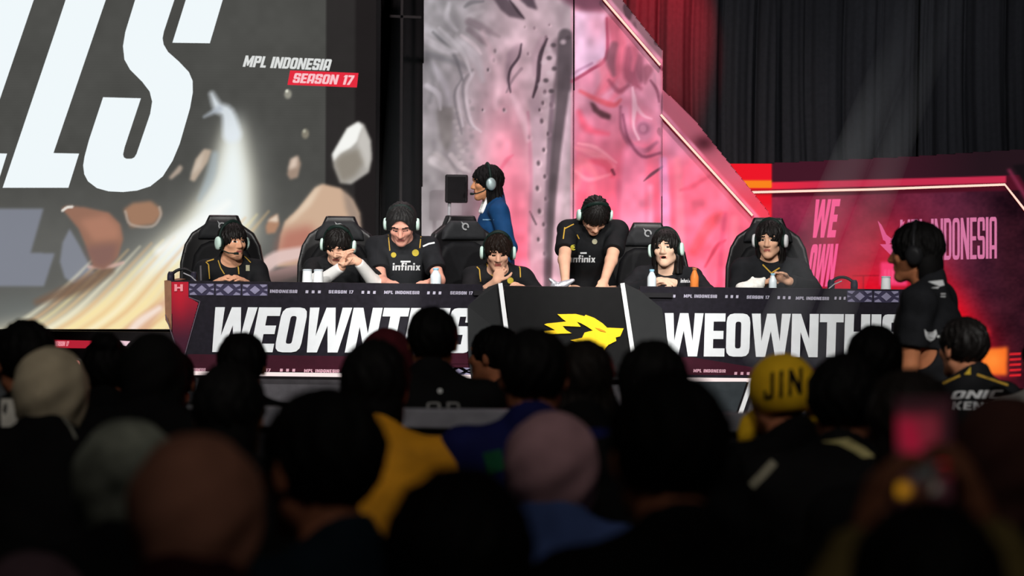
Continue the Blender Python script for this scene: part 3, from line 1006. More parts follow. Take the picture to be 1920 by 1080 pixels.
# rocks
cv.poly([(116, 390), (126, 385), (160, 388), (205, 398), (226, 420), (232, 448), (222, 482), (196, 505), (176, 500), (166, 470), (148, 428), (128, 404)], (150, 110, 92), 2.5)
cv.poly([(150, 412), (200, 402), (224, 424), (226, 448), (176, 452)], (180, 128, 106), 6, .8)
cv.poly([(160, 462), (222, 456), (214, 490), (192, 504), (175, 496)], (128, 96, 92), 6, .7)
cv.stroke([(118, 394), (127, 388), (136, 387)], 5, (236, 232, 224), 2, .9)
cv.poly([(233, 392), (250, 380), (284, 376), (302, 390), (304, 402), (290, 420), (246, 426)], (160, 122, 98), 3)
cv.stroke([(236, 396), (246, 420), (286, 424), (302, 404), (300, 388)], 5, (190, 176, 164), 3, .6)
cv.poly([(318, 332), (338, 308), (344, 313), (340, 322), (322, 336)], (172, 156, 142), 2)
cv.poly([(357, 336), (368, 298), (384, 278), (398, 281), (390, 304), (366, 340)], (186, 168, 150), 2.5)
cv.poly([(358, 330), (370, 302), (384, 282), (378, 312)], (214, 200, 184), 3, .7)
cv.blob(541, 176, 9, 11, (150, 148, 136), .5); cv.blob(539, 170, 4, 4, (226, 226, 210), .6)
cv.blob(574, 250, 9, 12, (132, 126, 112), .5); cv.blob(572, 245, 4, 5, (178, 176, 158), .7)
cv.poly([(540, 326), (546, 298), (560, 291), (566, 306), (560, 332), (546, 336)], (160, 138, 122), 2.5)
cv.poly([(542, 318), (548, 298), (560, 292), (558, 312)], (232, 212, 196), 3, .8)
cv.poly([(500, 424), (508, 408), (522, 400), (526, 420), (518, 436), (502, 438)], (176, 134, 108), 2)
cv.poly([(503, 414), (522, 401), (524, 416)], (236, 222, 204), 2, .8)
# the big white rock and the brown boulder below it
cv.poly([(624, 290), (652, 240), (672, 227), (684, 232), (696, 262), (699, 295), (694, 322), (660, 345), (640, 342), (628, 312)], (172, 168, 162), 1.5)
cv.poly([(625, 288), (653, 240), (674, 228), (682, 236), (672, 264), (660, 276), (640, 288), (628, 302)], (246, 246, 242), 2)
cv.poly([(682, 236), (695, 262), (697, 296), (690, 318), (676, 290), (672, 264)], (198, 194, 188), 3)
cv.poly([(628, 304), (642, 288), (674, 278), (684, 305), (668, 330), (642, 342)], (134, 126, 114), 5, .8)
cv.poly([(528, 440), (536, 414), (560, 392), (592, 352), (606, 344), (640, 352), (664, 374), (676, 398), (680, 440), (670, 475), (620, 500), (520, 500)], (206, 174, 148), 2)
cv.poly([(532, 428), (560, 395), (594, 352), (606, 346), (584, 384), (552, 414)], (234, 214, 190), 4, .8)
cv.poly([(524, 455), (534, 432), (586, 420), (598, 450), (580, 480), (520, 490)], (176, 106, 92), 9, .75)
cv.poly([(644, 352), (664, 374), (677, 400), (680, 430), (664, 425), (650, 390)], (150, 132, 120), 4, .8)
cv.stroke([(488, 512), (520, 484), (580, 470), (610, 450)], [30, 26, 22, 18], (224, 196, 190), 9, .95)
cv.stroke([(490, 524), (540, 512), (585, 498)], [20, 24, 16], (176, 142, 138), 8, .9)
cv.poly([(495, 520), (600, 505), (700, 500), (700, 560), (480, 560)], (72, 62, 60), 12, .8)
led = MB()
x0, x1, z0, z1 = pt(-66, 540, LY).x, pt(706, 540, LY).x, pt(300, 617, LY).z, pt(300, -120, LY).z
led.box(((x0 + x1) / 2, LY + .10, (z0 + z1) / 2), (x1 - x0 + .02, .16, z1 - z0 + .02))
wall = led.build('video_wall', mat('screen_case', (18, 17, 18), .6))
tag(wall, 'tall bright video wall of big white letters, flying rocks and a streak of light', 'screen')
picture_panel('screen_picture', cv, -66, -120, 706, 617, LY + .015, 2.4, picture_mat('video_wall_picture', True), wall)
le = MB()
L2 = [(122 + 60 * .345, -60), (198 + 60 * .345, -60), (198, 0), (100, 287), (148, 288), (128, 352), (5, 352), (105, 55)]
plate_px(le, L2, LY, .006); plate_px(le, [(max(x - 135, -66), y - (0 if y > 0 else 0)) for x, y in L2], LY, .006)
z3 = lambda P: [(x / 3, y / 3) for x, y in P]
plate_px(le, z3([(790, -110), (760, 0), (705, 180), (692, 260), (700, 335), (732, 392), (800, 460), (842, 515), (856, 572), (845, 640), (768, 866), (756, 885), (740, 893), (710, 893), (696, 885), (692, 868), (700, 830), (792, 553), (580, 547),
                 (500, 790), (476, 880), (468, 930), (474, 980), (495, 1020), (545, 1058), (610, 1076), (690, 1080), (770, 1072), (845, 1048), (915, 992), (970, 905), (1010, 810), (1068, 610), (1084, 520), (1083, 455), (1062, 405),
                 (1005, 345), (945, 292), (920, 250), (914, 215), (922, 175), (980, 0), (1010, -110)]), LY, .006)
plate_px(le, z3([(1080, -110), (1045, 0), (970, 240), (1180, 243), (1252, 0), (1285, -110)]), LY, .006)
le.build('lettering', glow('screen_white', (240, 248, 251)), wall)
le = MB()
for lp in text_px('MPL INDONESIA', 455, 104, 162, 21, .28, .045): plate_px(le, lp[0], LY, .006, lp[1:])
le.build('lettering', glow('screen_white_soft', (222, 224, 222)), wall)
b = MB(); plate_px(b, [(544, 132), (672, 137), (669, 164), (539, 159)], LY + .005, .006)
bn = b.build('banner', glow('screen_red', (228, 44, 62)), wall)
le = MB()
for lp in text_px('SEASON 17', 548, 137, 112, 18, .28, .04): plate_px(le, lp[0], LY, .006, lp[1:])
le.build('lettering', glow('screen_pink', (250, 196, 202)), bn)

# skirt below the video wall, with its red lit stripe
sk = MB(); plate_px(sk, [(-66, 619), (330, 623), (330, 700), (-66, 694)], LY - .05, .3)
skirt = sk.build('video_wall_skirt', mat('skirt_black', (40, 36, 38), .6))
tag(skirt, 'dark base board below the video wall with a red lit stripe', 'stage skirt')
b = MB(); plate_px(b, [(84, 637), (176, 639), (160, 653), (82, 652)], LY - .06, .008)
st = b.build('stripe', glow('stripe_red', (176, 34, 52)), skirt)
le = MB()
for lp in text_px('SEASON 17', 101, 640, 27, 9, .2): plate_px(le, lp[0], LY - .066, .004, lp[1:])
le.build('lettering', glow('stripe_text', (236, 150, 160)), st)
b = MB(); plate_px(b, [(225, 639), (244, 640), (236, 649), (231, 648)], LY - .06, .008)
b.build('marker', glow('marker_white', (240, 205, 215)), skirt)
b = MB(); p = pt(143, 682, 15.6)
b.lathe([(.018, .0), (.03, .02), (.034, .05), (.03, .055)], p, 'Y', 16)
lm = b.build('indicator_lamp', mat('lamp_case', (30, 28, 28), .5))
tag(lm, 'small glowing red lamp on a short stem at the stage edge', 'lamp')
b = MB(); b.lathe([(.012, -.012), (.022, -.008), (.024, 0), (.02, .004)], p, 'Y', 16); b.build('lens', glow('lamp_red', (255, 150, 140), 1.6), lm, smooth=True)
b = MB(); b.tube([(p.x, p.y + .03, p.z), (p.x, p.y + .03, .5)], .012); b.lathe([(.07, 0), (.07, .012), (.02, .02)], (p.x, p.y + .03, .5), 'Z'); b.build('stem', mat('lamp_case', (30, 28, 28)), lm)

# ------------------------------------------------------------------ tall printed backdrop: three boards
BY = 18.1
cv = Canvas(770, -130, 1450, 700, 1.0)
n1, n2, n3 = cv.noise(70, 90, 3), cv.noise(24, 40, 4), cv.noise(9, 11, 5)
tex = (n1 * .5 + n2 * .3 + n3 * .2)
base = np.stack([172 + 70 * (tex - .5), 174 + 70 * (tex - .5), 177 + 70 * (tex - .5)], -1)
cv.a[:] = base
X_, Y_ = cv.X, cv.Y
# rose tint of the printed art
pm = np.exp(-((X_ - 948) / 52) ** 2) * np.clip((Y_ - 20) / 260, 0.15, 1)
cv.mix(pm * .85, (236, 178, 194)); cv.mix(np.exp(-((X_ - 958 - (Y_ - 300) * .08) / 44) ** 2) * np.clip((Y_ - 190) / 260, 0, 1) * .95, (240, 120, 148))
cv.mix(np.clip((X_ - 1068) / 8, 0, 1) * (.75 + .3 * (n2 - .5)), (226, 150, 178))
cv.mix(np.clip((X_ - 1075) / 8, 0, 1) * np.clip((Y_ - 190 + 40 * (n1 - .5)) / 190, 0, 1) * .9, (250, 108, 138))
cv.mix(np.clip((X_ - 1236) / 6, 0, 1) * (.45 + .2 * n2), (250, 128, 156))
# left board: grey carved shapes
cv.mix(np.clip((900 - X_ + (Y_ - 200) * .02) / 60, 0, 1) * np.clip((Y_ - 250) / 60, 0, 1) * .7, (134, 134, 136))
for P, wd, c, sf, op in (
        ([(800, 52), (850, 78), (890, 105), (905, 150)], [12, 22, 20, 8], (206, 209, 213), 9, .8), ([(800, 100), (860, 118), (880, 130)], [10, 12, 6], (138, 142, 146), 8, .7),
        ([(808, 120), (835, 160), (845, 205)], [16, 12, 6], (205, 208, 214), 8, .8), ([(800, 110), (812, 150), (806, 190)], [14, 10, 6], (140, 143, 146), 8, .7),
        ([(886, 130), (868, 160), (876, 220), (890, 240)], [4, 6, 6, 4], (132, 134, 138), 4, .7), ([(870, 140), (858, 170), (868, 235)], [4, 6, 4], (204, 206, 210), 4, .8),
        ([(905, 20), (882, 32), (890, 50), (912, 68)], [8, 12, 10, 5], (200, 202, 204), 6, .7), ([(835, 10), (860, 40), (848, 70)], [20, 16, 8], (146, 148, 150), 10, .7),
        ([(880, 40), (905, 52), (936, 68)], [16, 16, 4], (128, 120, 126), 7, .8), ([(880, 55), (900, 72), (912, 84)], [12, 10, 3], (136, 128, 134), 6, .8),
        ([(818, 290), (835, 305), (850, 325)], [14, 14, 8], (196, 196, 196), 7, .7), ([(805, 300), (815, 380), (812, 470)], [22, 26, 22], (146, 147, 149), 14, .7),
        ([(1058, 60), (1052, 150), (1040, 250), (1028, 400), (1026, 560)], [10, 26, 24, 16, 14], (92, 92, 95), 6, .9), ([(1004, 190), (1012, 300), (1008, 420), (1006, 560)], [20, 28, 30, 30], (176, 168, 176), 8, .75),
        ([(1024, 68), (1012, 104), (1008, 150), (999, 180)], [5, 8, 7, 3], (66, 58, 66), 3, .9), ([(1016, 72), (1004, 104), (1003, 140)], [10, 16, 6], (150, 138, 148), 7, .8),
        ([(1060, 130), (1048, 210), (1044, 320)], [18, 16, 10], (186, 186, 188), 9, .7), ([(978, 128), (962, 148), (950, 172)], [6, 5, 3], (104, 92, 100), 3, .8)):
    cv.stroke(P, wd, c, sf, op)
cv.poly([(925, -4), (950, -4), (968, 12), (985, 36), (955, 30), (940, 18)], (104, 94, 102), 2); cv.poly([(972, -4), (1000, -4), (1008, 18), (990, 12)], (100, 90, 98), 2)
cv.stroke([(956, 0), (972, 22), (983, 34)], [3, 6, 2], (70, 62, 70), 2, .8)
cv.poly([(948, 132), (950, 100), (960, 88), (978, 78), (974, 104), (956, 132), (956, 172), (950, 152)], (122, 110, 120), 3)
cv.stroke([(977, 82), (972, 106), (957, 128), (953, 150), (957, 172)], [3, 4, 4, 4, 2], (62, 54, 62), 2, .8)
cv.poly([(1036, 76), (1050, 66), (1060, 70), (1066, 60), (1072, 60), (1072, 170), (1052, 170), (1050, 125), (1036, 130), (1046, 108), (1034, 90)], (84, 84, 88), 3)
for k, (x, y, r_) in enumerate(((1022, 172, 6), (1018, 192, 5), (1012, 205, 4), (1034, 196, 6), (1016, 226, 6), (1028, 250, 5), (992, 256, 5), (1020, 280, 5), (1010, 305, 6), (1022, 330, 5), (1008, 352, 6), (1024, 372, 5),
                                   (1012, 395, 6), (1020, 420, 5), (1010, 448, 5), (1022, 475, 5), (990, 100, 4), (928, 95, 5), (926, 112, 5), (915, 130, 4), (984, 50, 3), (1002, 52, 4), (1030, 46, 3), (945, 205, 4), (905, 205, 3))):
    cv.blob(x + 2, y + 2, r_ + 2, r_ * 1.4, (214, 208, 212), .7, .7); cv.blob(x, y, r_ * .8, r_ * 1.2, (72, 66, 72), .6, .85)
cv.stroke([(994, 396), (1006, 420)], [4, 3], (60, 54, 60), 2, .8)
cv.poly([(818, 208), (828, 198), (850, 200), (848, 262), (838, 286), (826, 262)], (132, 133, 130), 3, .85)
for k in range(12):
    cv.blob(856 + 5 * math.sin(k * 2.1) + k, 205 + k * 11, 7, 6, (198 - 8 * (k % 3),) * 3, .6, .7); cv.blob(880 + 6 * math.sin(k * 1.7), 190 + k * 13, 6, 6, (156, 154, 158), .6, .6)
# middle board
cv.poly([(1077, 18), (1136, 24), (1136, 104), (1077, 150)], (232, 214, 240), 3, .95); cv.poly([(1100, 20), (1136, 24), (1136, 60), (1112, 90)], (238, 168, 190), 14, .7)
cv.stroke([(1138, 34), (1137, 106), (1108, 130), (1072, 152)], [5, 6, 6, 6], (168, 74, 104), 2.5, .85); cv.stroke([(1110, 118), (1080, 134), (1070, 144)], [5, 5, 5], (186, 150, 184), 3, .8)
for P, wd, c, sf, op in (
        ([(1150, 40), (1160, 90), (1152, 140), (1120, 176)], [26, 30, 26, 8], (186, 96, 116), 12, .8), ([(1152, 84), (1144, 112), (1150, 138)], [14, 20, 10], (120, 84, 96), 7, .8),
        ([(1166, 60), (1172, 110), (1166, 160), (1140, 195)], [12, 18, 16, 6], (226, 130, 152), 8, .7), ([(1184, 95), (1182, 140), (1200, 165)], [24, 26, 6], (150, 84, 104), 9, .8),
        ([(1208, 96), (1222, 124), (1234, 138), (1234, 175)], [5, 6, 9, 6], (240, 178, 200), 3, .9), ([(1195, 110), (1202, 150)], [22, 10], (132, 82, 98), 8, .7), ([(1215, 130), (1210, 155)], [20, 4], (146, 96, 112), 7, .8),
        ([(1088, 170), (1120, 186), (1150, 196), (1164, 186)], [6, 10, 10, 4], (214, 96, 108), 6, .8), ([(1164, 200), (1166, 240), (1182, 270), (1208, 282), (1232, 266)], [6, 8, 10, 10, 6], (150, 96, 120), 5, .8),
        ([(1172, 205), (1176, 240), (1190, 262)], [14, 16, 8], (214, 158, 184), 6, .8), ([(1080, 276), (1120, 290), (1150, 312)], [6, 16, 8], (255, 172, 186), 7, .7), ([(1095, 300), (1135, 306), (1148, 328)], [6, 16, 10], (226, 96, 122), 7, .7),
        ([(1120, 330), (1090, 300), (1080, 350)], [8, 20, 14], (244, 150, 166), 9, .7), ([(1190, 290), (1186, 400), (1190, 560)], [44, 52, 50], (232, 160, 190), 12, .7)):
    cv.stroke(P, wd, c, sf, op)
cv.poly([(1106, 190), (1114, 192), (1124, 204), (1146, 214), (1144, 224), (1128, 220), (1112, 208)], (92, 62, 70), 2)
cv.blob(1206, 244, 26, 30, (196, 146, 172), .5, .8); cv.blob(1207, 240, 14, 15, (150, 106, 130), .5, .8); cv.blob(1206, 240, 8, 9, (196, 150, 172), .5, .8)
cv.stroke([(1186, 163), (1190, 195), (1188, 235), (1198, 260)], [3, 9, 5, 5], (246, 216, 230), 3, .9); cv.stroke([(1190, 195), (1206, 215), (1222, 222)], [8, 6, 3], (242, 206, 222), 3, .8)
cv.stroke([(1208, 338), (1222, 326), (1242, 312)], [2, 6, 4], (96, 66, 82), 2, .9)
# right board
cv.poly([(1240, 170), (1300, 230), (1340, 280), (1262, 300), (1240, 300)], (228, 176, 208), 16, .7); cv.poly([(1240, 172), (1256, 184), (1252, 212), (1240, 206)], (98, 66, 80), 4, .8); cv.poly([(1262, 214), (1290, 232), (1306, 262), (1280, 260)], (168, 72, 100), 8, .6)
for P, wd, c, sf, op in (
        ([(1244, 300), (1248, 400), (1246, 560)], [14, 18, 18], (228, 178, 226), 7, .7), ([(1270, 300), (1276, 420), (1272, 560)], [12, 16, 18], (255, 160, 178), 8, .6), ([(1330, 330), (1296, 350), (1276, 356)], [4, 10, 3], (226, 96, 124), 6, .7),
        ([(1300, 470), (1330, 420), (1352, 400)], [16, 22, 6], (240, 92, 104), 10, .7), ([(1322, 500), (1344, 462), (1360, 450)], [3, 8, 3], (176, 60, 84), 4, .8), ([(1360, 400), (1352, 470), (1350, 560)], [8, 10, 12], (214, 90, 124), 6, .7), ([(1378, 410), (1376, 560)], [14, 18], (255, 150, 170), 8, .6)):
    cv.stroke(P, wd, c, sf, op)
# more carved detail: soft ridges, pits and pale edges
cv.mix(np.exp(-((X_ - 985) / 80) ** 2) * np.clip((270 - Y_) / 200, 0, 1) * .6, (226, 206, 214))
cv.poly([(1040, -10), (1140, -10), (1132, 20), (1100, 22), (1070, 10)], (96, 60, 76), 5, .85)
for P, wd, c_, sf, op in (
        ([(812, 60), (850, 100), (868, 150)], [5, 7, 4], (124, 128, 132), 4, .7), ([(824, 52), (866, 96), (884, 140)], [6, 8, 4], (222, 225, 228), 4, .7), ([(800, 75), (834, 92), (856, 96)], [14, 16, 6], (226, 228, 232), 7, .8),
        ([(800, 160), (822, 176), (826, 204)], [10, 10, 4], (220, 223, 228), 5, .7), ([(888, 136), (874, 170), (884, 228), (902, 246)], [5, 6, 6, 3], (216, 216, 220), 4, .7), ([(866, 146), (852, 180), (866, 250)], [4, 5, 4], (128, 130, 134), 4, .7),
        ([(872, 12), (884, 4), (906, 2)], [6, 8, 4], (124, 126, 130), 4, .7), ([(842, 6), (838, 34), (856, 56)], [8, 10, 6], (210, 212, 216), 6, .7), ([(866, 66), (890, 84), (902, 100)], [6, 8, 4], (232, 226, 230), 4, .7),
        ([(812, 300), (840, 318), (862, 352)], [18, 16, 6], (200, 200, 202), 7, .7), ([(846, 290), (862, 310), (880, 320)], [10, 10, 6], (214, 212, 214), 5, .7), ([(800, 340), (818, 420)], [16, 22], (120, 121, 123), 14, .5),
        ([(1062, 190), (1056, 300), (1044, 420), (1040, 560)], [14, 16, 14, 12], (206, 200, 208), 8, .7), ([(1036, 180), (1030, 300), (1026, 420), (1024, 560)], [8, 8, 8, 8], (126, 118, 128), 5, .7), ([(990, 210), (996, 330), (992, 460), (994, 560)], [5, 7, 6, 6], (186, 132, 152), 5, .6),
        ([(930, 330), (950, 300), (962, 290)], [3, 8, 3], (228, 110, 138), 4, .6), ([(905, 60), (922, 100), (935, 150), (930, 200)], [8, 12, 14, 8], (238, 216, 224), 9, .6), ([(962, 180), (985, 230), (990, 262)], [10, 14, 6], (240, 220, 228), 8, .6),
        ([(1176, 60), (1190, 96), (1186, 130)], [10, 12, 6], (206, 120, 142), 6, .7), ([(1130, 120), (1136, 150), (1122, 178)], [16, 20, 8], (236, 140, 160), 9, .6), ([(1142, 150), (1160, 170), (1178, 160)], [6, 10, 6], (140, 78, 98), 6, .7),
        ([(1196, 170), (1214, 190), (1232, 205)], [8, 12, 8], (222, 164, 188), 6, .7), ([(1220, 150), (1232, 168), (1236, 190)], [4, 6, 3], (116, 68, 88), 3, .7), ([(1168, 214), (1178, 258), (1204, 292), (1238, 286)], [4, 5, 6, 5], (124, 72, 98), 4, .7),
        ([(1086, 210), (1100, 240), (1140, 250)], [10, 14, 6], (232, 92, 118), 9, .6), ([(1084, 268), (1118, 276), (1156, 304)], [4, 7, 3], (255, 190, 202), 4, .7), ([(1080, 320), (1104, 336), (1144, 326)], [5, 8, 4], (255, 176, 190), 5, .6), ([(1148, 318), (1152, 326)], [6, 5], (110, 52, 70), 2, .8),
        ([(1110, 350), (1106, 440), (1112, 560)], [12, 18, 18], (255, 150, 168), 10, .6), ([(1160, 340), (1156, 450), (1160, 560)], [8, 10, 10], (210, 118, 152), 8, .6), ([(1220, 350), (1222, 560)], [10, 12], (236, 178, 206), 8, .6)):
    cv.stroke(P, wd, c_, sf, op)
cv.stroke([(1060, 66), (1060, 120), (1054, 190), (1044, 280), (1034, 400), (1028, 560)], [26, 30, 22, 18, 14, 12], (80, 80, 83), 6, .85)
cv.stroke([(1026, 72), (1013, 106), (1009, 150), (1000, 182)], [4, 8, 7, 3], (66, 58, 66), 3, .9)
cv.stroke([(978, 82), (973, 106), (958, 128), (954, 150), (958, 172)], [3, 5, 5, 4, 2], (72, 62, 72), 2.5, .85)
cv.poly([(925, -4), (950, -4), (968, 12), (985, 36), (955, 30), (940, 18)], (104, 94, 102), 2); cv.stroke([(956, 0), (972, 22), (983, 34)], [3, 6, 2], (64, 56, 64), 2, .8)
cv.poly([(972, -4), (1000, -4), (1008, 18), (990, 12)], (92, 82, 92), 2)
for x, y in ((1066, 70), (1038, 84), (1030, 108), (1040, 128), (1024, 150), (1034, 170)): cv.blob(x, y, 7, 6, (70, 68, 72), .6, .8); cv.blob(x - 10, y + 8, 8, 7, (206, 204, 208), .7, .7)
n4 = cv.noise(14, 16, 21); n5 = cv.noise(34, 30, 22)
cv.a *= (1 + .16 * (n4 - .5) + .22 * (n5 - .5))[..., None]
# the dull bands outside the light strips
o1 = np.clip((X_ - (1133 + 12) - Y_ * .861) / 3, 0, 1) * np.clip((1244 - X_) / 2, 0, 1) * np.clip((150 - Y_) / 30, 0, 1)
cv.mix(o1 * .8, (120, 98, 104)); cv.mix(o1 * np.clip((n4 - .55) * 6, 0, 1) * .7, (58, 44, 50))
o2 = np.clip((X_ - (1238 + 12) - (Y_ - 215) * .905) / 3, 0, 1) * np.clip((X_ - 1242) / 2, 0, 1)
cv.mix(o2 * .8, (206, 96, 118)); cv.mix(o2 * np.clip((330 - Y_) / 60, 0, 1) * .7, (168, 104, 120)); cv.mix(o2 * np.exp(-((X_ - 1320) / 22) ** 2 - ((Y_ - 268) / 16) ** 2) * .9, (74, 28, 40)); cv.mix(o2 * np.clip((Y_ - 330) / 50, 0, 1) * .7, (246, 66, 88))
PRINT = picture_mat('backdrop_print', False, rough=.55)
DARKM = mat('backdrop_back', (34, 28, 30), .7)


def hull(pts):
    def f(x, y):
        r = np.zeros(x.shape, bool)
        for i in range(len(pts)):
            (ax, ay), (bx, by) = pts[i - 1], pts[i]
            if ay == by: continue
            r ^= ((ay > y) != (by > y)) & (x < (bx - ax) * (y - ay) / (by - ay) + ax)
        return r
    return f


def board(label, pts, x0, y0, x1, y1, Y):
    mb = MB(); plate_px(mb, pts, Y + .012, .06)
    o = mb.build('backdrop_board', DARKM)
    tag(o, label, 'backdrop', 'boards of the printed backdrop')
    picture_panel('print', cv, x0, y0, x1, y1, Y, 2.2, PRINT, o, hull(pts))
    return o


zb = 715
board('tallest grey and rose printed stage backdrop board, at the left of its set', [(796, -120), (1075, -120), (1073, zb), (788, zb)], 786, -120, 1077, zb, BY)
board('pink printed backdrop board with a slanted top right edge and a lit slot', [(1077, -120), (1090, -120), (1168, 2), (1200, 42), (1243, 96), (1240, zb), (1075, zb)], 1073, -120, 1245, zb, BY + .03)
board('shortest pink backdrop board sloping down behind the rightmost seats', [(1243, 168), (1300, 222), (1440, 396), (1448, 420), (1446, zb), (1241, zb)], 1240, 160, 1450, zb, BY - .05)
STRIP = glow('neon_strip', (255, 200, 184), 1.35)
STRIP_C = mat('strip_channel', (120, 40, 46), .5)


def neon(pts, Y, label, r=.0085):
    P = [pt(x, y, Y) for x, y in pts]
    b = MB(); b.tube(P, r, 8)
    c = MB(); c.tube([p + Vector((0, .022, 0)) for p in P], r * 1.7, 6)
    o = c.build('light_strip', STRIP_C)
    tag(o, label, 'light', 'thin light strips of the stage set')
    b.build('tube', STRIP, o, smooth=True)


neon([(1128, -6), (1238, 122)], BY - .03, 'thin glowing strip along the slanted edge of the middle backdrop board')
neon([(1239, 215), (1411, 404)], BY - .11, 'thin glowing strip running diagonally down the right backdrop board')

# dark drapes
DRAPE = mat('drape_black', (48, 47, 49), .85, vary=.1, scale=30, bump=.1)


def drape(label, x0, x1, y0, y1, Y, pitch, amp, seed, m=DRAPE, skew=0.0):
    g = np.random.default_rng(seed)
    a, b = pt(x0, (y0 + y1) / 2, Y), pt(x1, (y0 + y1) / 2, Y)
    zt, zb_ = pt((x0 + x1) / 2, y0, Y).z, pt((x0 + x1) / 2, y1, Y).z
    W = b.x - a.x
    nx, nz_ = int(W / .012), 26
    u = np.linspace(0, W, nx)
    ph = np.cumsum(np.interp(u, np.linspace(0, W, 14), g.uniform(.6, 1.6, 14))) * (u[1] - u[0]) / pitch * 2 * math.pi
    am = np.interp(u, np.linspace(0, W, 22), g.uniform(.35, 1.0, 22)) * amp
    co = []
    for k in range(nz_):
        t = k / (nz_ - 1)
        s = ph + .5 * math.sin(3 * t) + .8 * t * np.sin(u * 2.1 + seed)
        yy = np.sin(s) + .35 * np.sin(2.3 * s + 1 + t) + .2 * np.sin(5.1 * s)
        co.append(np.stack([a.x + u + .02 * np.cos(s), Y + am * yy * (.55 + .45 * t), np.full(nx, zt + (zb_ - zt) * t)], -1))
    co = np.concatenate(co)
    i = np.arange(nx * nz_).reshape(nz_, nx)
    q = np.stack([i[1:, :-1], i[1:, 1:], i[:-1, 1:], i[:-1, :-1]], -1).reshape(-1, 4)
    me = bpy.data.meshes.new('drape'); set_mesh(me, co, q)
    me.polygons.foreach_set('use_smooth', np.ones(len(me.polygons), bool))
    o = link_mesh(me, 'drape', m)
    md = o.modifiers.new('thickness', 'SOLIDIFY'); md.thickness = .006
    return tag(o, label, 'curtain', 'tall black pleated drapes')


drape('black pleated drape at the far right edge above the red board', 1722, 1990, -140, 330, 20.3, .34, .10, 3)
drape('wide black pleated drape hanging in the middle above the red board', 1448, 1724, -140, 330, 20.42, .30, .07, 5)
drape('black pleated drape beside the slanted backdrop, its upper left washed in red', 1150, 1452, -140, 340, 20.3, .30, .09, 11)
dd = drape('narrow dark drape in the gap between the video wall and the backdrop', 640, 805, -140, 715, 19.6, .36, .05, 8, mat('drape_gap', (26, 23, 24), .85))
b = MB(); plate_px(b, [(700, -120), (716, -120), (712, 700), (696, 700)], 19.0, .06); plate_px(b, [(752, -120), (757, -120), (752, 700), (747, 700)], 19.0, .05); plate_px(b, [(690, 26), (790, 30), (790, 35), (690, 31)], 19.0, .04)
tag(b.build('scaffold_frame', mat('scaffold_dark', (46, 42, 42), .5, metal=.5)), 'dark steel scaffold frame in front of the narrow drape', 'scaffold')
# ------------------------------------------------------------------ red board at the right
RY = 18.3
cv = Canvas(1325, 265, 1975, 740, 1.0)
n1, n2, n3 = cv.noise(80, 60, 13), cv.noise(26, 22, 14), cv.noise(5, 4, 15)
X_, Y_ = cv.X, cv.Y
t = np.clip((X_ - 1440) / 420, 0, 1)[..., None]
cv.a[:] = np.array((150, 38, 64)) * (1 - t) + np.array((70, 30, 50)) * t
cv.mix(np.exp(-((X_ - 1640) / 90) ** 2 - ((Y_ - 470) / 70) ** 2) * .7, (200, 42, 66))
cv.mix(np.exp(-((X_ - 1480) / 60) ** 2 - ((Y_ - 420) / 70) ** 2) * .5, (128, 44, 76))
cv.mix(np.clip((X_ - 1790) / 100, 0, 1) * np.clip((X_ - 1700 - (Y_ - 640) * 1.0) / 90, 0, 1) * .85, (38, 14, 22))
cv.mix(np.exp(-((X_ - 1790 - (Y_ - 600) * .6) / 55) ** 2 - ((Y_ - 590) / 110) ** 2), (238, 16, 34)); cv.mix(np.exp(-((X_ - 1630) / 80) ** 2 - ((Y_ - 545) / 45) ** 2) * .95, (236, 18, 42))  # red glow painted into the board's picture
cv.a += ((n1 - .5) * 26 + (n2 - .5) * 22 + (n3 - .5) * 12)[..., None] * np.array((1, .4, .5))
up = Y_ + (X_ - 1448) * .028                      # the frame lines rise to the right
cv.mix(np.clip((371 - up) / 3, 0, 1), (78, 18, 34)); cv.mix(np.clip((342 - up) / 2, 0, 1), (66, 24, 38)); cv.mix(np.clip((342 - up) / 2, 0, 1) * np.clip((X_ - 1640) / 200, 0, 1) * .75, (26, 20, 24))
cv.mix(np.clip((356 - up) / 2, 0, 1) * np.clip((up - 341) / 2, 0, 1) * np.clip((1888 - X_) / 3, 0, 1), (196, 44, 76)); cv.mix(np.clip((356 - up) / 2, 0, 1) * np.clip((up - 341) / 2, 0, 1) * np.clip((1560 - X_) / 110, 0, 1), (242, 40, 62))
cv.poly([(1888, 318), (1894, 316), (1975, 440), (1975, 460)], (122, 40, 66), 1.5); cv.poly([(1898, 310), (1975, 300), (1975, 425)], (22, 16, 20), 2)
lf = np.clip((1448 - X_) / 1.5, 0, 1)
cv.mix(lf, (236, 24, 40)); cv.mix(lf * np.clip((Y_ - 337) / 2, 0, 1) * np.clip((353 - Y_) / 2, 0, 1), (250, 132, 30)); cv.mix(lf * np.clip((Y_ - 353) / 2, 0, 1) * np.clip((368 - Y_) / 3, 0, 1), (196, 26, 36)); cv.mix(lf * np.clip((Y_ - 380) / 20, 0, 1) * .5 * n2, (255, 90, 100))
cv.poly([(1652, 492), (1702, 490), (1702, 535), (1650, 536)], (244, 62, 112), 2); cv.mix(cv.blur(((X_ % 7 < 3) & (X_ > 1658) & (X_ < 1698) & (Y_ > 505) & (Y_ < 530)).astype(float), 1) * .5, (252, 120, 160))
cv.poly([(1842, 655), (1891, 650), (1889, 704), (1836, 702)], (252, 116, 40), 3); cv.blob(1862, 676, 26, 26, (255, 150, 60), .8, .7)
cv.poly([(1848, 640), (1836, 640), (1846, 610), (1858, 622)], (246, 40, 48), 4, .8)
for k in range(5): cv.stroke([(1896, 664 + k * 10), (1914, 663 + k * 10)], 4, (246, 40, 48), 2, .9)
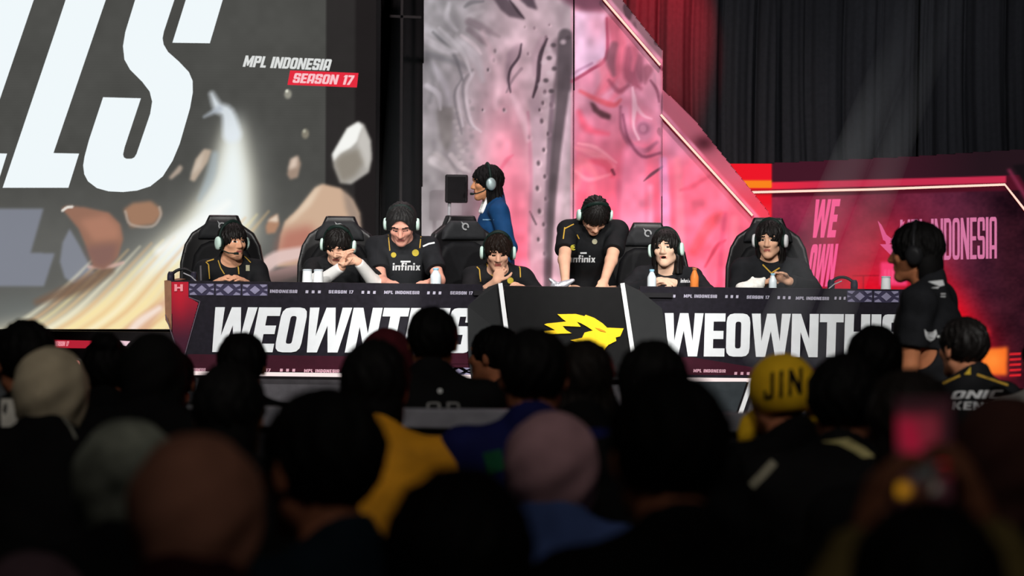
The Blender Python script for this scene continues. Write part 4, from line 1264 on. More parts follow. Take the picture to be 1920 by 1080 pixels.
cv.stroke([(1600, 517), (1648, 516)], 2, (140, 20, 36), 1.5, .7); cv.stroke([(1619, 517), (1619, 545)], 3, (150, 20, 36), 1.5, .7)
mb = MB()
RB = [(1335, 308), (1448, 306), (1700, 294), (1885, 282), (1940, 278), (1972, 300), (1972, 735), (1335, 725)]
plate_px(mb, RB, RY + .012, .10)
rb = mb.build('red_video_board', mat('screen_case', (18, 17, 18)))
tag(rb, 'wide red video board with pink lettering behind the right end of the desk', 'screen')
picture_panel('screen_picture', cv, 1333, 276, 1972, 735, RY, 2.2, picture_mat('red_board_picture', True), rb, hull(RB))
le = MB()
for s_, x, y, ww, hh_ in (('WE', 1520, 374, 46, 72), ('OWN', 1511, 458, 50, 80)):
    for lp in text_px(s_, x, y, ww, hh_, .14, -.02, gap=.05, t=.25): plate_px(le, lp[0], RY - .012, .006, lp[1:])
le.build('lettering', glow('board_pink', (250, 92, 148)), rb)
le = MB()
for lp in text_px('MPL INDONESIA', 1688, 412, 181, 78, .0, -.03, gap=.09, t=.19, th=.1): plate_px(le, lp[0], RY - .012, .006, lp[1:])
le.build('lettering', glow('board_rose', (212, 118, 160)), rb)
b = MB()
for P in ([(1646, 414), (1653, 422), (1662, 440), (1672, 448), (1680, 438), (1690, 420), (1696, 414), (1692, 438), (1686, 452), (1680, 456), (1668, 456), (1656, 450)], [(1650, 458), (1690, 458), (1674, 482)], [(1660, 451), (1670, 456), (1662, 460)]):
    plate_px(b, P, RY - .012, .006)
b.build('emblem', glow('board_emblem', (222, 92, 140)), rb)
neon([(1392, 361), (1640, 355), (1884, 346), (1925, 398), (1965, 452)], RY - .03, 'long glowing strip framing the top and corner of the red video board')

# ------------------------------------------------------------------ desk
DY = 15.5
NAVY = mat('desk_print_navy', (25, 22, 31), .5, vary=.3, scale=30)
DGREY = mat('desk_grey', (50, 51, 52), .6, vary=.03)
DBASE = mat('desk_base_grey', (72, 70, 74), .6)
LAV = mat('print_lavender', (136, 132, 160), .55)
LET = mat('print_lettering', (226, 230, 234), .5, vary=.03)
MAROON = mat('print_maroon', (56, 14, 30), .5)
REDP = mat('print_red', (172, 16, 42), .5, vary=.1)
BOTTOM = glow('desk_strip', (255, 235, 232), 1.0)
dy = lambda x, y: y + 0.0122 * (x - 960)          # picture row that a level line through (960, y) has at x


def desk_wing(label, xa, xb, left):
    top = lambda x: dy(x, 534); bot = lambda x: dy(x, 707)
    mb = MB()
    if left: out = [(xa, top(xa)), (xb, top(xb)), (xb, bot(xb)), (xa + 28, bot(xa + 28)), (xa + 2, 620)]
    else: out = [(xa, top(xa)), (xb, top(xb)), (xb, bot(xb)), (xa, bot(xa))]
    plate_px(mb, out, DY, .04)
    o = mb.build('desk', NAVY)
    tag(o, label, 'desk', 'printed desk fronts')
    b = MB()
    p, q = pt(xa, top(xa), DY), pt(xb, top(xb), DY)
    b.box(((p.x + q.x) / 2, DY + .40, p.z - .045), (q.x - p.x, .76, .03)); b.build('worktop', mat('worktop_black', (30, 29, 32), .45), o)
    for x in (p.x + .05, q.x - .05):
        b = MB(); b.box((x, DY + .72, (p.z - .06 + .5) / 2), (.05, .06, p.z - .06 - .5)); b.build('support', mat('worktop_black', (30, 29, 32)), o)
    b = MB(); zt = pt(xa, bot(xa), DY).z
    b.box(((p.x + q.x) / 2 + (.06 if left else 0), DY + .10, (zt - .005 + .5) / 2), (q.x - p.x - (.2 if left else .02), .12, zt - .005 - .5)); b.build('plinth', DBASE, o)
    b = MB(); plate_px(b, [(xa + (28 if left else 0), bot(xa) - 3), (xb, bot(xb) - 3), (xb, bot(xb) + 4), (xa + (28 if left else 0), bot(xa) + 4)], DY - .02, .02); b.build('light_strip', BOTTOM, o)
    return o


dl = desk_wing('long dark desk front with white lettering and a red left end', 321, 905, True)
dr = desk_wing('dark desk front with white lettering right of the black centre panel', 1200, 1700, False)
e_ = .004
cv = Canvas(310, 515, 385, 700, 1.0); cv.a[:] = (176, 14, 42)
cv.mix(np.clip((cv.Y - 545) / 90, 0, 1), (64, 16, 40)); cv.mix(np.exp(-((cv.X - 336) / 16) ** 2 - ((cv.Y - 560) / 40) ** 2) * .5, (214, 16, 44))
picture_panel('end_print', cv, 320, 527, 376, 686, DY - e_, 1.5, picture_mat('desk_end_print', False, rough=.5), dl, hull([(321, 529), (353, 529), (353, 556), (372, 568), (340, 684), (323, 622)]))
b = MB(); plate_px(b, [(308, 526), (321, 528), (322, 620), (310, 600)], DY + .06, .7); b.build('side_panel', mat('desk_side_lit', (150, 108, 84), .6), dl)  # orange-brown base colour stands in for reflected video wall light
b = MB()
for lp in rects((327, 533, 332, 546), (338, 533, 343, 546)) + rects((332, 538, 338, 541)): plate_px(b, lp[0], DY - .012, .004)
b.build('emblem', mat('print_pink', (240, 150, 160), .5), dl)


def tribal(o, cells, y0, hgt, wd):
    bg = MB(); b = MB()
    for x in cells:
        y = dy(x, y0)
        plate_px(bg, [(x, y), (x + wd, y), (x + wd, y + hgt), (x, y + hgt)], DY - .002, .004)
        cx, cy = x + wd / 2, y + hgt / 2
        plate_px(b, [(cx, cy - hgt * .36), (cx + wd * .2, cy), (cx, cy + hgt * .36), (cx - wd * .2, cy)], DY - .007, .004)
        for sx in (-1, 1):
            for sy in (-1, 1):
                plate_px(b, [(cx + sx * wd * .18, cy + sy * hgt * .47), (cx + sx * wd * .46, cy + sy * hgt * .47), (cx + sx * wd * .46, cy + sy * hgt * .34), (cx + sx * wd * .30, cy + sy * hgt * .2)], DY - .007, .004)
            plate_px(b, [(cx + sx * wd * .48, cy - hgt * .1), (cx + sx * wd * .48, cy + hgt * .1), (cx + sx * wd * .34, cy)], DY - .007, .004)
    bg.build('pattern_ground', mat('print_violet', (56, 52, 76), .55), o); b.build('pattern', LAV, o)


tribal(dl, (354, 404, 454), 539, 22, 48)
tribal(dr, (1588, 1638), 537, 22, 48)


def small_text(o, items, h_, m=None):
    b = MB()
    for s_, x, y, ww in items:
        for lp in text_px(s_, x, y, ww, h_, .1, .012, gap=.14): plate_px(b, lp[0], DY - e_, .004, lp[1:])
    b.build('lettering', m or mat('print_small', (176, 172, 190), .55), o)


small_text(dl, [('INDONESIA', 506, 543, 51), ('...', 572, 544, 30), ('SEASON 17', 616, 544, 46), ('...', 677, 545, 28), ('MPL INDONESIA', 720, 545, 66), ('...', 800, 546, 28), ('SEASON 17', 844, 546, 42)], 6)
small_text(dr, [('17', 1208, 551, 18), ('...', 1241, 552, 26), ('MPL INDONESIA', 1282, 552, 62), ('...', 1359, 553, 26), ('SEASON 17', 1400, 554, 42), ('...', 1457, 555, 26), ('MPL INDONESIA', 1492, 556, 62), ('...', 1564, 556, 22)], 6)
le = MB()
for lp in text_px('WEOWNTHIS', 387, 576, 492, 84, .20, .004, gap=.035, t=.235, th=.19): plate_px(le, lp[0], DY - .008, .008, lp[1:])
le.build('lettering', LET, dl)
le = MB()
for lp in text_px('WEOWNTHIS', 1244, 587, 453, 81, .03, .006, gap=.035, t=.235, th=.19):
    if max(x for x, y in lp[0]) < 1700: plate_px(le, lp[0], DY - .008, .008, lp[1:])
le.build('lettering', LET, dr)
b = MB(); plate_px(b, [(352, 664), (886, 671), (886, 700), (345, 695)], DY - .002, .004); plate_px(b, [(840, 662), (886, 662), (886, 682), (826, 682)], DY - .006, .004); b.build('lower_band', MAROON, dl)
b = MB(); plate_px(b, [(1206, 668), (1300, 670), (1420, 690), (1700, 690), (1700, 706), (1206, 702)], DY - .002, .004); b.build('lower_band', MAROON, dr)
small_text(dl, [('MPL INDONESIA', 345, 690, 40), ('17', 498, 691, 9), ('...', 524, 691, 30), ('MPL INDONESIA', 570, 692, 66), ('SEASON 17', 700, 692, 42)], 6, mat('print_small_rose', (206, 160, 176), .55))
small_text(dr, [('MPL INDONESIA', 1300, 692, 60), ('...', 1376, 697, 30), ('SEASON 17', 1500, 698, 50)], 6, mat('print_small_rose', (206, 160, 176)))
tribal(dl, (836,), 690.5, 14, 48)
b = MB()
for (ax, ay), (bx, by) in (((310, 590), (343, 690)), ((375, 565), (341, 684)), ((354, 557), (376, 566))):
    plate_px(b, line_px([(ax, ay), (bx, by)], 1.6)[0][0], DY - .009, .004)
b.build('outline', mat('print_line', (98, 84, 98), .5), dl)

# black centre panel that stands proud of the desk, with grey flanks
cp = MB(); plate_px(cp, [(945, 536), (1170, 539), (1196, 700), (1190, 712), (966, 712), (958, 640)], DY - .22, .05)
cpo = cp.build('desk_centre_panel', mat('centre_black', (17, 17, 18), .4))
tag(cpo, 'black six-sided centre panel on the desk carrying a yellow animal head emblem', 'desk panel')
def quad3(mb, P, th=.02): return mb.plate([[pt(*p) for p in P]], (0, th, 0))
b = MB(); quad3(b, [(938, 530, DY - .22), (960, 640, DY - .22), (966, 716, DY - .22), (884, 716, DY - .03), (878, 662, DY - .03), (877, 574, DY - .03), (915, 538, DY - .12)]); b.build('flank', DGREY, cpo)
b = MB(); quad3(b, [(1168, 530, DY - .22), (1200, 545, DY - .12), (1241, 578, DY - .03), (1252, 640, DY - .03), (1262, 716, DY - .03), (1196, 716, DY - .22), (1188, 660, DY - .22)]); b.build('flank', DGREY, cpo)
for (x0_, y0_), (x1_, y1_) in (((938, 531), (962, 716)), ((1167, 531), (1195, 716))):
    b = MB(); plate_px(b, line_px([(x0_, y0_), (x1_, y1_)], 8)[0][0], DY - .24, .02); b.build('edge_strip', mat('strip_white', (232, 234, 236), .4, vary=.02), cpo)
b = MB()
f = lambda P: [(860 + x / 4.364, 520 + y / 4.364) for x, y in P]
plate_px(b, f([(808, 302), (960, 300), (1030, 318), (1038, 306), (1110, 332), (1180, 378), (1215, 412), (1350, 418), (1322, 482), (1285, 492), (1290, 520), (1225, 552), (1200, 580), (1180, 640), (1168, 688), (1148, 630), (1115, 582), (1050, 552), (915, 515),
               (1010, 495), (1030, 452), (1098, 435), (1058, 408), (1000, 375), (965, 362), (985, 386), (1000, 404), (850, 398), (880, 432), (925, 458), (670, 466), (700, 440), (790, 432), (745, 408), (700, 386), (720, 378), (880, 362), (850, 340)]), DY - .235, .012)
b.build('emblem', mat('emblem_yellow', (248, 208, 40), .45, vary=.04), cpo)
b = MB(); plate_px(b, f([(1118, 412), (1150, 418), (1195, 436), (1205, 448), (1160, 440)]), DY - .24, .004); b.build('emblem_eye', mat('emblem_amber', (214, 138, 30), .5), cpo)
b = MB(); plate_px(b, [(1296, 716), (1400, 716), (1378, 780), (1310, 780)], DY - .05, .05); o = b.build('stage_step_panel', mat('step_teal', (50, 56, 60), .5)); tag(o, 'dark slate panel below the right desk front with a slanted white edge', 'panel')
b = MB(); plate_px(b, line_px([(1409, 716), (1386, 782)], 8)[0][0], DY - .06, .03); b.build('edge_strip', mat('strip_white', (232, 234, 236)), o)
b = MB(); pa_, pb_ = pt(884, 700, DY), pt(1262, 700, DY)
b.box(((pa_.x + pb_.x) / 2, DY - .02, (.5 + pa_.z - .01) / 2), (pb_.x - pa_.x - .05, .2, pa_.z - .01 - .5)); b.build('plinth', DBASE, cpo)
b = MB(); b.box(((pa_.x + pb_.x) / 2, DY + .34, pt(1070, 538, DY).z - .045), (pb_.x - pa_.x - .02, .74, .03)); b.build('worktop', mat('worktop_black', (30, 29, 32)), cpo)
# ------------------------------------------------------------------ gaming chairs
SHELL = mat('chair_shell', (17, 16, 18), .42, spec=.4)
PADM = mat('chair_pad', (22, 22, 24), .6, bump=.1)
PADG = mat('chair_pad_grey', (40, 41, 43), .6, bump=.1)
CH_WH = mat('chair_print', (150, 152, 154), .5)
METAL = mat('chair_metal', (70, 70, 74), .35, metal=.8)


def poly_sdf(x, z, P):
    d = np.full(np.broadcast(x, z).shape, 1e9); sg = np.ones(d.shape)
    for i in range(len(P)):
        (ax, az), (bx, bz) = P[i], P[i - 1]
        ex, ez = bx - ax, bz - az
        wx, wz = x - ax, z - az
        t = np.clip((wx * ex + wz * ez) / (ex * ex + ez * ez), 0, 1)
        d = np.minimum(d, (wx - ex * t) ** 2 + (wz - ez * t) ** 2)
        c1, c2, c3 = z >= az, z < bz, ex * wz > ez * wx
        sg = np.where((c1 & c2 & c3) | (~c1 & ~c2 & ~c3), -sg, sg)
    return sg * np.sqrt(d)


def slab_soft(name, P, half, r, bend, y0, m, parent, h=.009):
    """an upholstered panel: outline P in x and z, wrapped forwards at its sides"""
    xs = [p[0] for p in P]; zs = [p[1] for p in P]
    F = Field((min(xs) - .04, y0 - .22, min(zs) - .04), (max(xs) + .04, y0 + half + .06, max(zs) + .04), h)
    x, y, z = F.xyz()
    d2 = poly_sdf(x[:, 0, :], z[0], P)[:, None, :] + r
    w = np.abs(y - y0 + bend * x * x) - half + r
    F.a = (np.minimum(np.maximum(d2, w), 0) + np.sqrt(np.maximum(d2, 0) ** 2 + np.maximum(w, 0) ** 2) - r).astype(np.float32)
    return link_mesh(F.mesh(name), name, m, parent)


def sym(P): return P + [(-x, z) for x, z in reversed(P)]


def make_chair():
    root = empty('gaming_chair', (0, 0, .5), 'chair', 'chair', 'gaming chairs behind the desk')
    out = sym([(.098, 1.262), (.128, 1.195), (.215, 1.135), (.262, 1.05), (.290, .92), (.292, .76), (.255, .60), (.20, .45)])
    slab_soft('backrest', out, .045, .022, .75, .12, SHELL, root)
    inn = sym([(.085, 1.08), (.150, 1.05), (.195, .98), (.215, .86), (.21, .72), (.18, .58), (.14, .47)])
    slab_soft('back_cushion', inn, .045, .035, .45, .075, PADM, root)
    slab_soft('head_pillow', sym([(.10, 1.225), (.16, 1.15), (.17, 1.09)]), .04, .032, .5, .07, PADG, root)
    e = MB()
    n = 16
    for k in range(n):
        if k in (5, 6): continue
        a0, a1 = 2 * math.pi * k / n, 2 * math.pi * (k + 1) / n
        e.plate([[(.026 * math.sin(a0), .022, 1.185 + .026 * math.cos(a0)), (.026 * math.sin(a1), .022, 1.185 + .026 * math.cos(a1)), (.016 * math.sin(a1), .022, 1.185 + .016 * math.cos(a1)), (.016 * math.sin(a0), .022, 1.185 + .016 * math.cos(a0))]], (0, .015, 0))
    e.plate([[(-.034, .022, 1.222), (-.014, .022, 1.205), (-.022, .022, 1.196)]], (0, .015, 0))
    e.build('emblem', CH_WH, root)
    soft_mesh('seat', [('e', (0, -.14, .425), (.24, .25, .065), None, .02), ('c', (-.22, -.30, .43), (-.20, .03, .43), .05, .05, .05), ('c', (.22, -.30, .43), (.20, .03, .43), .05, .05, .05)], .012, PADM, root)
    for q in (-1, 1):
        a = MB(); a.box((q * .30, -.12, .665), (.085, .26, .03))
        ar = a.build('armrest', SHELL, root, bevel=.012)
        a = MB(); a.tube([(q * .30, -.10, .65), (q * .29, -.08, .50), (q * .20, -.06, .37), (q * .05, -.06, .355)], .02); a.build('bracket', METAL, ar, smooth=True)
    a = MB(); a.lathe([(.05, .12), (.05, .2), (.03, .2), (.03, .37)], (0, -.08, 0), n=14); a.build('gas_lift', METAL, root, smooth=False)
    for k in range(5):
        t = 2 * math.pi * k / 5 + .3
        a = MB(); a.tube([(0, -.08, .13), (.16 * math.cos(t), -.08 + .16 * math.sin(t), .115), (.29 * math.cos(t), -.08 + .29 * math.sin(t), .085)], [.032, .026, .018]); lg = a.build('base_leg', METAL, root, smooth=True)
        a = MB(); a.lathe([(.012, -.02), (.03, -.016), (.03, .016), (.012, .02)], (.29 * math.cos(t), -.08 + .29 * math.sin(t), .031), 'X', 14); a.build('caster', SHELL, lg)
    return root


def copy_tree(o, parent=None):
    c = o.copy(); COL.objects.link(c)
    if parent is not None: c.parent = parent
    for ch in list(o.children): copy_tree(ch, c)
    return c


proto = make_chair()
kids_first = list(proto.children)
for i, (px, y, label, yaw) in enumerate(((417, 403, 'black gaming chair at the left end of the desk', 0), (637, 405, 'black gaming chair behind the person with white sleeves', 0),
                                         (876, 404, 'turned black gaming chair behind the person holding a hand to the mouth', 26), (1215, 417, 'black gaming chair behind the open-mouthed person with long dark hair', 0),
                                         (1440, 408, 'black gaming chair at the right end of the desk', -4))):
    o = proto if i == 0 else copy_tree(proto)
    p = pt(px, y, 16.72)
    o.location = (p.x, 16.68, .5); o.rotation_euler = (0, 0, R(yaw)); o['label'] = label
    o.scale = (1, 1, (p.z - .5) / 1.262)

# ------------------------------------------------------------------ people on the stage
HB = (MINT, DGREEN)
SL = SKIN
wt = lambda x, y, Y: pt(x, y, Y)
F1 = 16.2
p1 = person('seated person in black and gold jersey at the left end, looking to the right', 437, 419, F1, 10, .5, head=(2, 26, 0), hair='fringe', hair_m=HAIR_P, skin=mat('skin_one', (222, 165, 132), .55, vary=.06), shirt=JERSEY, set_=(MINT, DGREEN, -1), h=.0065, hh=.005,
            arms={-1: dict(w=pt(405, 533, 15.95)), 1: dict(w=pt(462, 533, 15.95))}, seed=1, hs=.98)
decal(p1, line_px([(386, 491), (391, 496), (393, 523)], 2) + line_px([(388, 490), (401, 486)], 2) + line_px([(409, 488), (414, 503), (421, 514)], 1.8) + line_px([(446, 494), (448, 514)], 2) + line_px([(458, 480), (470, 492)], 1.6), GOLD, 'piping')
decal(p1, rects((461, 497, 468, 508)), mat('badge_pale', (170, 166, 140), .5), 'badge')
decal(p1, line_px([(376, 498), (377, 526)], 3), mat('print_grey', (88, 86, 90), .6), 'stripe')
p2 = person('seated person in a black top and white sleeves hiding the face behind joined hands', 634, 424, F1, 0, .5, head=(30, -6, 4), hair='fringe', hair_m=HAIR_P, skin=SL, shirt=JERSEY, set_=(MINT, DGREEN, 0), h=.0058, hh=.005, neck=30, closed=True,
            arms={-1: dict(w=pt(640, 501, 15.94), pole=(-.8, -.2, -1), d=(.25, -.25, .9), n=(1, .2, 0), curl=30), 1: dict(w=pt(672, 492, 15.93), pole=(.8, -.2, -1), d=(-.85, .05, .6), n=(-.5, .6, -.6), curl=18)}, seed=2)
WSL = WHITE_C
for q_, ua, fa, E, Wt, k_ in p2['sl']:
    soft_mesh('arm_sleeve', [('c', ua[1] + (ua[2] - ua[1]) * .55, ua[2], .052, .048, .02), ('c', fa[1], fa[1] + (fa[2] - fa[1]) * .93, .049, .036, .02)], .007, WSL, p2['root'])
p3 = person('broad standing person in black jersey leaning on the desk with lowered head', 753, 387, F1, 0, .5, sit=False, lean=26, neck=34, head=(34, -2, 0), hair='swept', hair_m=HAIR_P, skin=mat('skin_fair', (222, 160, 140), .55, vary=.05), shirt=BLACK2, bulk=1.06, set_=(MINT, DGREEN, 0), h=.0065, hh=.005,
            arms={-1: dict(w=pt(731, 533, 15.95), pole=(-.3, 1, .1)), 1: dict(w=pt(800, 533, 15.95), pole=(.3, 1, .1))}, seed=3, hs=1.08, closed=True, hem=.16)
decal(p3, disc(738, 478, 5), mat('badge_gold', (190, 170, 60), .45), 'badge'); decal(p3, disc(779, 474, 6.5), mat('badge_gold', (190, 170, 60)), 'badge')
decal(p3, line_px([(728, 440), (731, 470)], 2) + line_px([(790, 436), (787, 465)], 2), GOLD, 'piping')
decal(p3, text_px('infinix', 736, 492, 52, 15, .05), WHITE_P, 'lettering'); decal(p3, rects((751, 489, 770, 492)), WHITE_P, 'print'); decal(p3, line_px([(793, 462), (804, 457), (815, 455)], 3), WHITE_P, 'sleeve_print')
p4 = person('seated person in black and gold jersey holding a hand to the mouth', 934, 437, F1, 0, .5, head=(18, 2, 0), hair='fringe', hair_m=mat('hair_brown_black', (32, 24, 20), .45, vary=.3, scale=60), skin=SL, shirt=JERSEY, set_=(MINT, DGREEN, 0), h=.0058, hh=.005, neck=20, closed=True,
            arms={-1: dict(w=pt(931, 527, 15.96), pole=(-.7, -.1, -1), d=(.30, .25, .9), n=(.25, .9, .1), curl=66, hsc=.92), 1: dict(w=pt(986, 546, 16.0))}, seed=4)
decal(p4, line_px([(894, 500), (899, 505), (901, 528)], 2) + line_px([(896, 498), (908, 490)], 1.8) + line_px([(912, 494), (920, 512), (926, 520)], 1.8) + line_px([(968, 494), (975, 502), (976, 520)], 2), GOLD, 'piping')
decal(p4, disc(957, 526, 6), mat('badge_gold', (190, 170, 60)), 'badge')
p5 = person('standing person in black jersey bowing the head low over the desk', 1116, 371, F1, 0, .5, sit=False, lean=30, neck=48, head=(58, 10, 0), hair='fringe', hair_m=HAIR_P, skin=SL, shirt=JERSEY, bulk=1.0, set_=(MINT, DGREEN, 0), h=.0065, hh=.005,
            arms={-1: dict(w=pt(1060, 530, 15.95), pole=(-.3, 1, .1)), 1: dict(w=pt(1131, 533, 15.95), pole=(.25, 1, .1))}, seed=5, hat=.14, closed=True, hem=.16)
decal(p5, disc(1075, 464, 5.5), mat('badge_lime', (196, 190, 70), .45), 'badge'); decal(p5, disc(1115, 453, 5), mat('badge_pale', (170, 166, 140)), 'badge')
decal(p5, line_px([(1059, 426), (1056, 448)], 2.2) + line_px([(1058, 429), (1076, 420)], 2) + line_px([(1082, 440), (1086, 448)], 2), GOLD, 'piping')
decal(p5, text_px('infinix', 1070, 478, 46, 14, .05), WHITE_P, 'lettering'); decal(p5, rects((1088, 473, 1100, 476)), WHITE_P, 'print')
p6 = person('seated person with long dark hair and open mouth, wearing black', 1249, 430, F1, -8, .5, head=(-2, -8, -4), hair='long_fringe', hair_m=HAIR_P, skin=mat('skin_light', (230, 190, 164), .55, vary=.05), shirt=BLACK2, sleeve='long', set_=(MINT, DGREEN, 0), h=.006, hh=.005, mouth=.0085,
            arms={-1: dict(w=pt(1226, 534, 15.95), pole=(-1, .2, -.4)), 1: dict(w=pt(1262, 531, 15.92), pole=(1, .2, -.4))}, seed=6, hs=1.02, top_name='jacket')
decal(p6, text_px('infinix', 1276, 522, 18, 8, .1), WHITE_P, 'sleeve_print')
p7 = person('seated person in a dark jacket at the right end, glancing left', 1444, 414, F1, -4, .5, head=(6, -14, 0), hair='long_fringe', hair_m=HAIR_P, skin=mat('skin_seven', (224, 174, 144), .55, vary=.06), shirt=BLACK2, sleeve='long', set_=(WHITE_P, DGREEN, 0), h=.006, hh=.005, bulk=1.08,
            arms={-1: dict(w=pt(1425, 537, 15.95)), 1: dict(w=pt(1478, 527, 15.86), pole=(1, .3, -.6), d=(-.8, -.2, .35), n=(0, -.6, -.7), curl=40)}, seed=7, top_name='jacket')
decal(p7, line_px([(1430, 496), (1446, 512), (1462, 502)], 2.4), GOLD, 'piping')
decal(p7, rects((1484, 476, 1493, 494)), mat('patch_pink', (214, 110, 150), .6), 'patch')
BLUE = mat('blazer_blue', (20, 58, 98), .75, bump=.1)
lady = person('person with long black hair in a blue blazer standing in profile behind the chairs', 913, 310, 17.25, -78, .5, sit=False, lean=2, neck=6, head=(4, 0, 0), hair='long', hair_m=HAIR, skin=mat('skin_lady', (196, 138, 100), .55), shirt=BLUE, sleeve='long', bulk=.95, h=.0065, hh=.006,
              set_=(mat('headset_grey', (150, 168, 168), .35, metal=.3), DGREEN, 1), seed=8, top_name='blazer')
soft_mesh('collar', [('c', lady['N'] + lady['fwd'] * .085 + V3(q * .035, 0, -.05), lady['N'] + lady['fwd'] * .055 + V3(q * .045, 0, .035), .022, .018, .02) for q in (-1, 1)], .006, WHITE_C, lady['root'])
decal(lady, rects((905, 411, 926, 413)), mat('print_sky', (120, 160, 190), .5), 'name_bar')
# the man standing in front of the stage
SKM = mat('skin_man', (196, 126, 88), .55, vary=.06)
man = person('person in black polo shirt and headset standing in front of the desk, facing left', 1717, 418, 10.8, -112, 0, sit=False, lean=3, neck=6, head=(4, 2, 0), hair='nape', hair_m=HAIR, skin=SKM, shirt=BLACK2, bulk=1.25, h=.008, hh=.006,
             set_=(mat('headset_black', (34, 34, 36), .4), mat('headset_black', (34, 34, 36)), 0), seed=9, top_name='polo_shirt', hs=1.06, hem=.2, arms={1: dict(w=pt(1672, 785, 10.62), pole=(.4, .6, 0)), -1: {}})
decal(man, [[[(1740, 528), (1768, 525), (1771, 535), (1762, 537), (1759, 541), (1744, 540)]]], WHITE_P, 'print')
decal(man, rects((1761, 545, 1776, 562)), mat('patch_rose', (226, 130, 146), .6), 'patch'); decal(man, rects((1764, 550, 1773, 552), (1764, 555, 1773, 557)), WHITE_P, 'patch_print')
decal(man, [[[(1733, 617), (1739, 623), (1748, 623), (1755, 618), (1757, 626), (1752, 636), (1745, 641), (1738, 636), (1735, 630)]]], WHITE_P, 'emblem'); decal(man, rects((1757, 629, 1763, 633)), WHITE_P, 'print')
# ------------------------------------------------------------------ things on and around the desk
wz = pt(600, dy(600, 534), DY).z - .03


def on_desk(px, Y):
    p = pt(px, 530, Y); return Vector((p.x, Y, wz))


BOT = mat('bottle_white', (220, 232, 238), .25, vary=.02, spec=.6)
CAPM = mat('bottle_cap_blue', (150, 200, 225), .4)


def bottle(px, Y, hgt, r, label, m=BOT, capm=CAPM):
    p = on_desk(px, Y)
    b = MB(); b.lathe([(r * .9, 0), (r, .008), (r, hgt * .55), (r * .96, hgt * .62), (r * .55, hgt * .82), (r * .45, hgt * .86), (r * .45, hgt * .92)], p, n=18)
    o = b.build('bottle', m, None, smooth=True); tag(o, label, 'bottle', 'bottles on the desk')
    b = MB(); b.lathe([(r * .52, hgt * .90), (r * .54, hgt * .91), (r * .54, hgt), (r * .48, hgt * 1.005)], p, n=18); b.build('cap', capm, o, smooth=True)
    return o


def carton(px, Y, label):
    p = on_desk(px, Y); b = MB()
    b.lathe([(.034, 0), (.0345, .004), (.029, .098), (.027, .104)], p, n=18); o = b.build('paper_cup', mat('cup_white', (236, 240, 242), .5, vary=.02), None, smooth=True)
    tag(o, label, 'cup', 'white paper cups on the desk')
    b = MB(); b.lathe([(.0295, .098), (.031, .1), (.031, .106), (.024, .109)], p, n=18); b.build('lid', mat('lid_grey', (196, 206, 214), .4), o)


carton(576, 15.78, 'left of two white paper cups beside the person with white sleeves')
carton(597, 15.78, 'right of two white paper cups beside the person with white sleeves')
carton(1661, 15.8, 'white paper cup at the right end of the desk, near the polo shirt')
bottle(817, 15.86, .125, .036, 'short white bottle beside the broad leaning person')
bottle(1222, 15.76, .135, .030, 'white bottle in front of the open-mouthed person with long hair')
bottle(1449, 15.7, .12, .026, 'white bottle beside crumpled tissues at the right of the desk')
bottle(1302, 15.75, .15, .028, 'orange drink bottle between the two rightmost chairs', mat('drink_orange', (226, 130, 62), .3), mat('cap_tan', (170, 110, 70), .5))
p = on_desk(1408, 15.66)
o = soft_mesh('tissue', [('e', (p.x - .03, p.y, p.z + .03), (.07, .05, .035), None, .02), ('e', (p.x + .03, p.y + .01, p.z + .045), (.06, .05, .045), None, .02), ('c', (p.x + .05, p.y, p.z + .05), (p.x + .085, p.y, p.z + .085), .03, .012, .02), ('c', (p.x, p.y, p.z + .05), (p.x + .01, p.y, p.z + .09), .02, .01, .01)], .006, mat('tissue_white', (238, 236, 230), .9, bump=.4, scale=40))
tag(o, 'crumpled white tissue heap in front of the rightmost seated person', 'tissue')
p = on_desk(1060, 15.68)
o = soft_mesh('plastic_wrapper', [('e', (p.x - .05, p.y, p.z + .02), (.05, .03, .028), None, .01), ('c', (p.x - .01, p.y, p.z + .03), (p.x + .05, p.y, p.z + .06), .028, .012, .01), ('c', (p.x - .06, p.y, p.z + .03), (p.x - .10, p.y, p.z + .065), .02, .01, .01)], .006, mat('wrapper_silver', (176, 176, 184), .25, bump=.6, scale=60, metal=.4))
tag(o, 'crumpled silver plastic wrapper beside the bowing person', 'wrapper')
for px, label, q in ((342, 'black headset lying on the left end of the desk', 1), (1580, 'black headset lying on the right part of the desk', -1)):
    p = on_desk(px, 15.72); b = MB()
    b.tube([(p.x + .085 * math.cos(R(a)) , p.y + .03 * math.sin(R(a)), p.z + .02 + .08 * math.sin(R(a))) for a in range(0, 181, 12)], .010, 8)
    o = b.build('headset', mat('headset_black', (30, 30, 32)), None, smooth=True); tag(o, label, 'headset')
    for s_ in (-1, 1):
        b = MB(); b.lathe([(.03, -.02), (.042, -.014), (.042, .014), (.03, .02)], (p.x + s_ * .075, p.y, p.z + .042), 'X', 16); b.build('ear_cup', mat('headset_violet', (44, 42, 56), .45), o, smooth=True)
    b = MB(); b.tube([(p.x + q * .01, p.y - .02, p.z + .075), (p.x + q * .06, p.y - .04, p.z + .055), (p.x + q * .11, p.y - .04, p.z + .012)], .004, 8); b.build('microphone', mat('cable_grey', (170, 170, 176), .5), o)
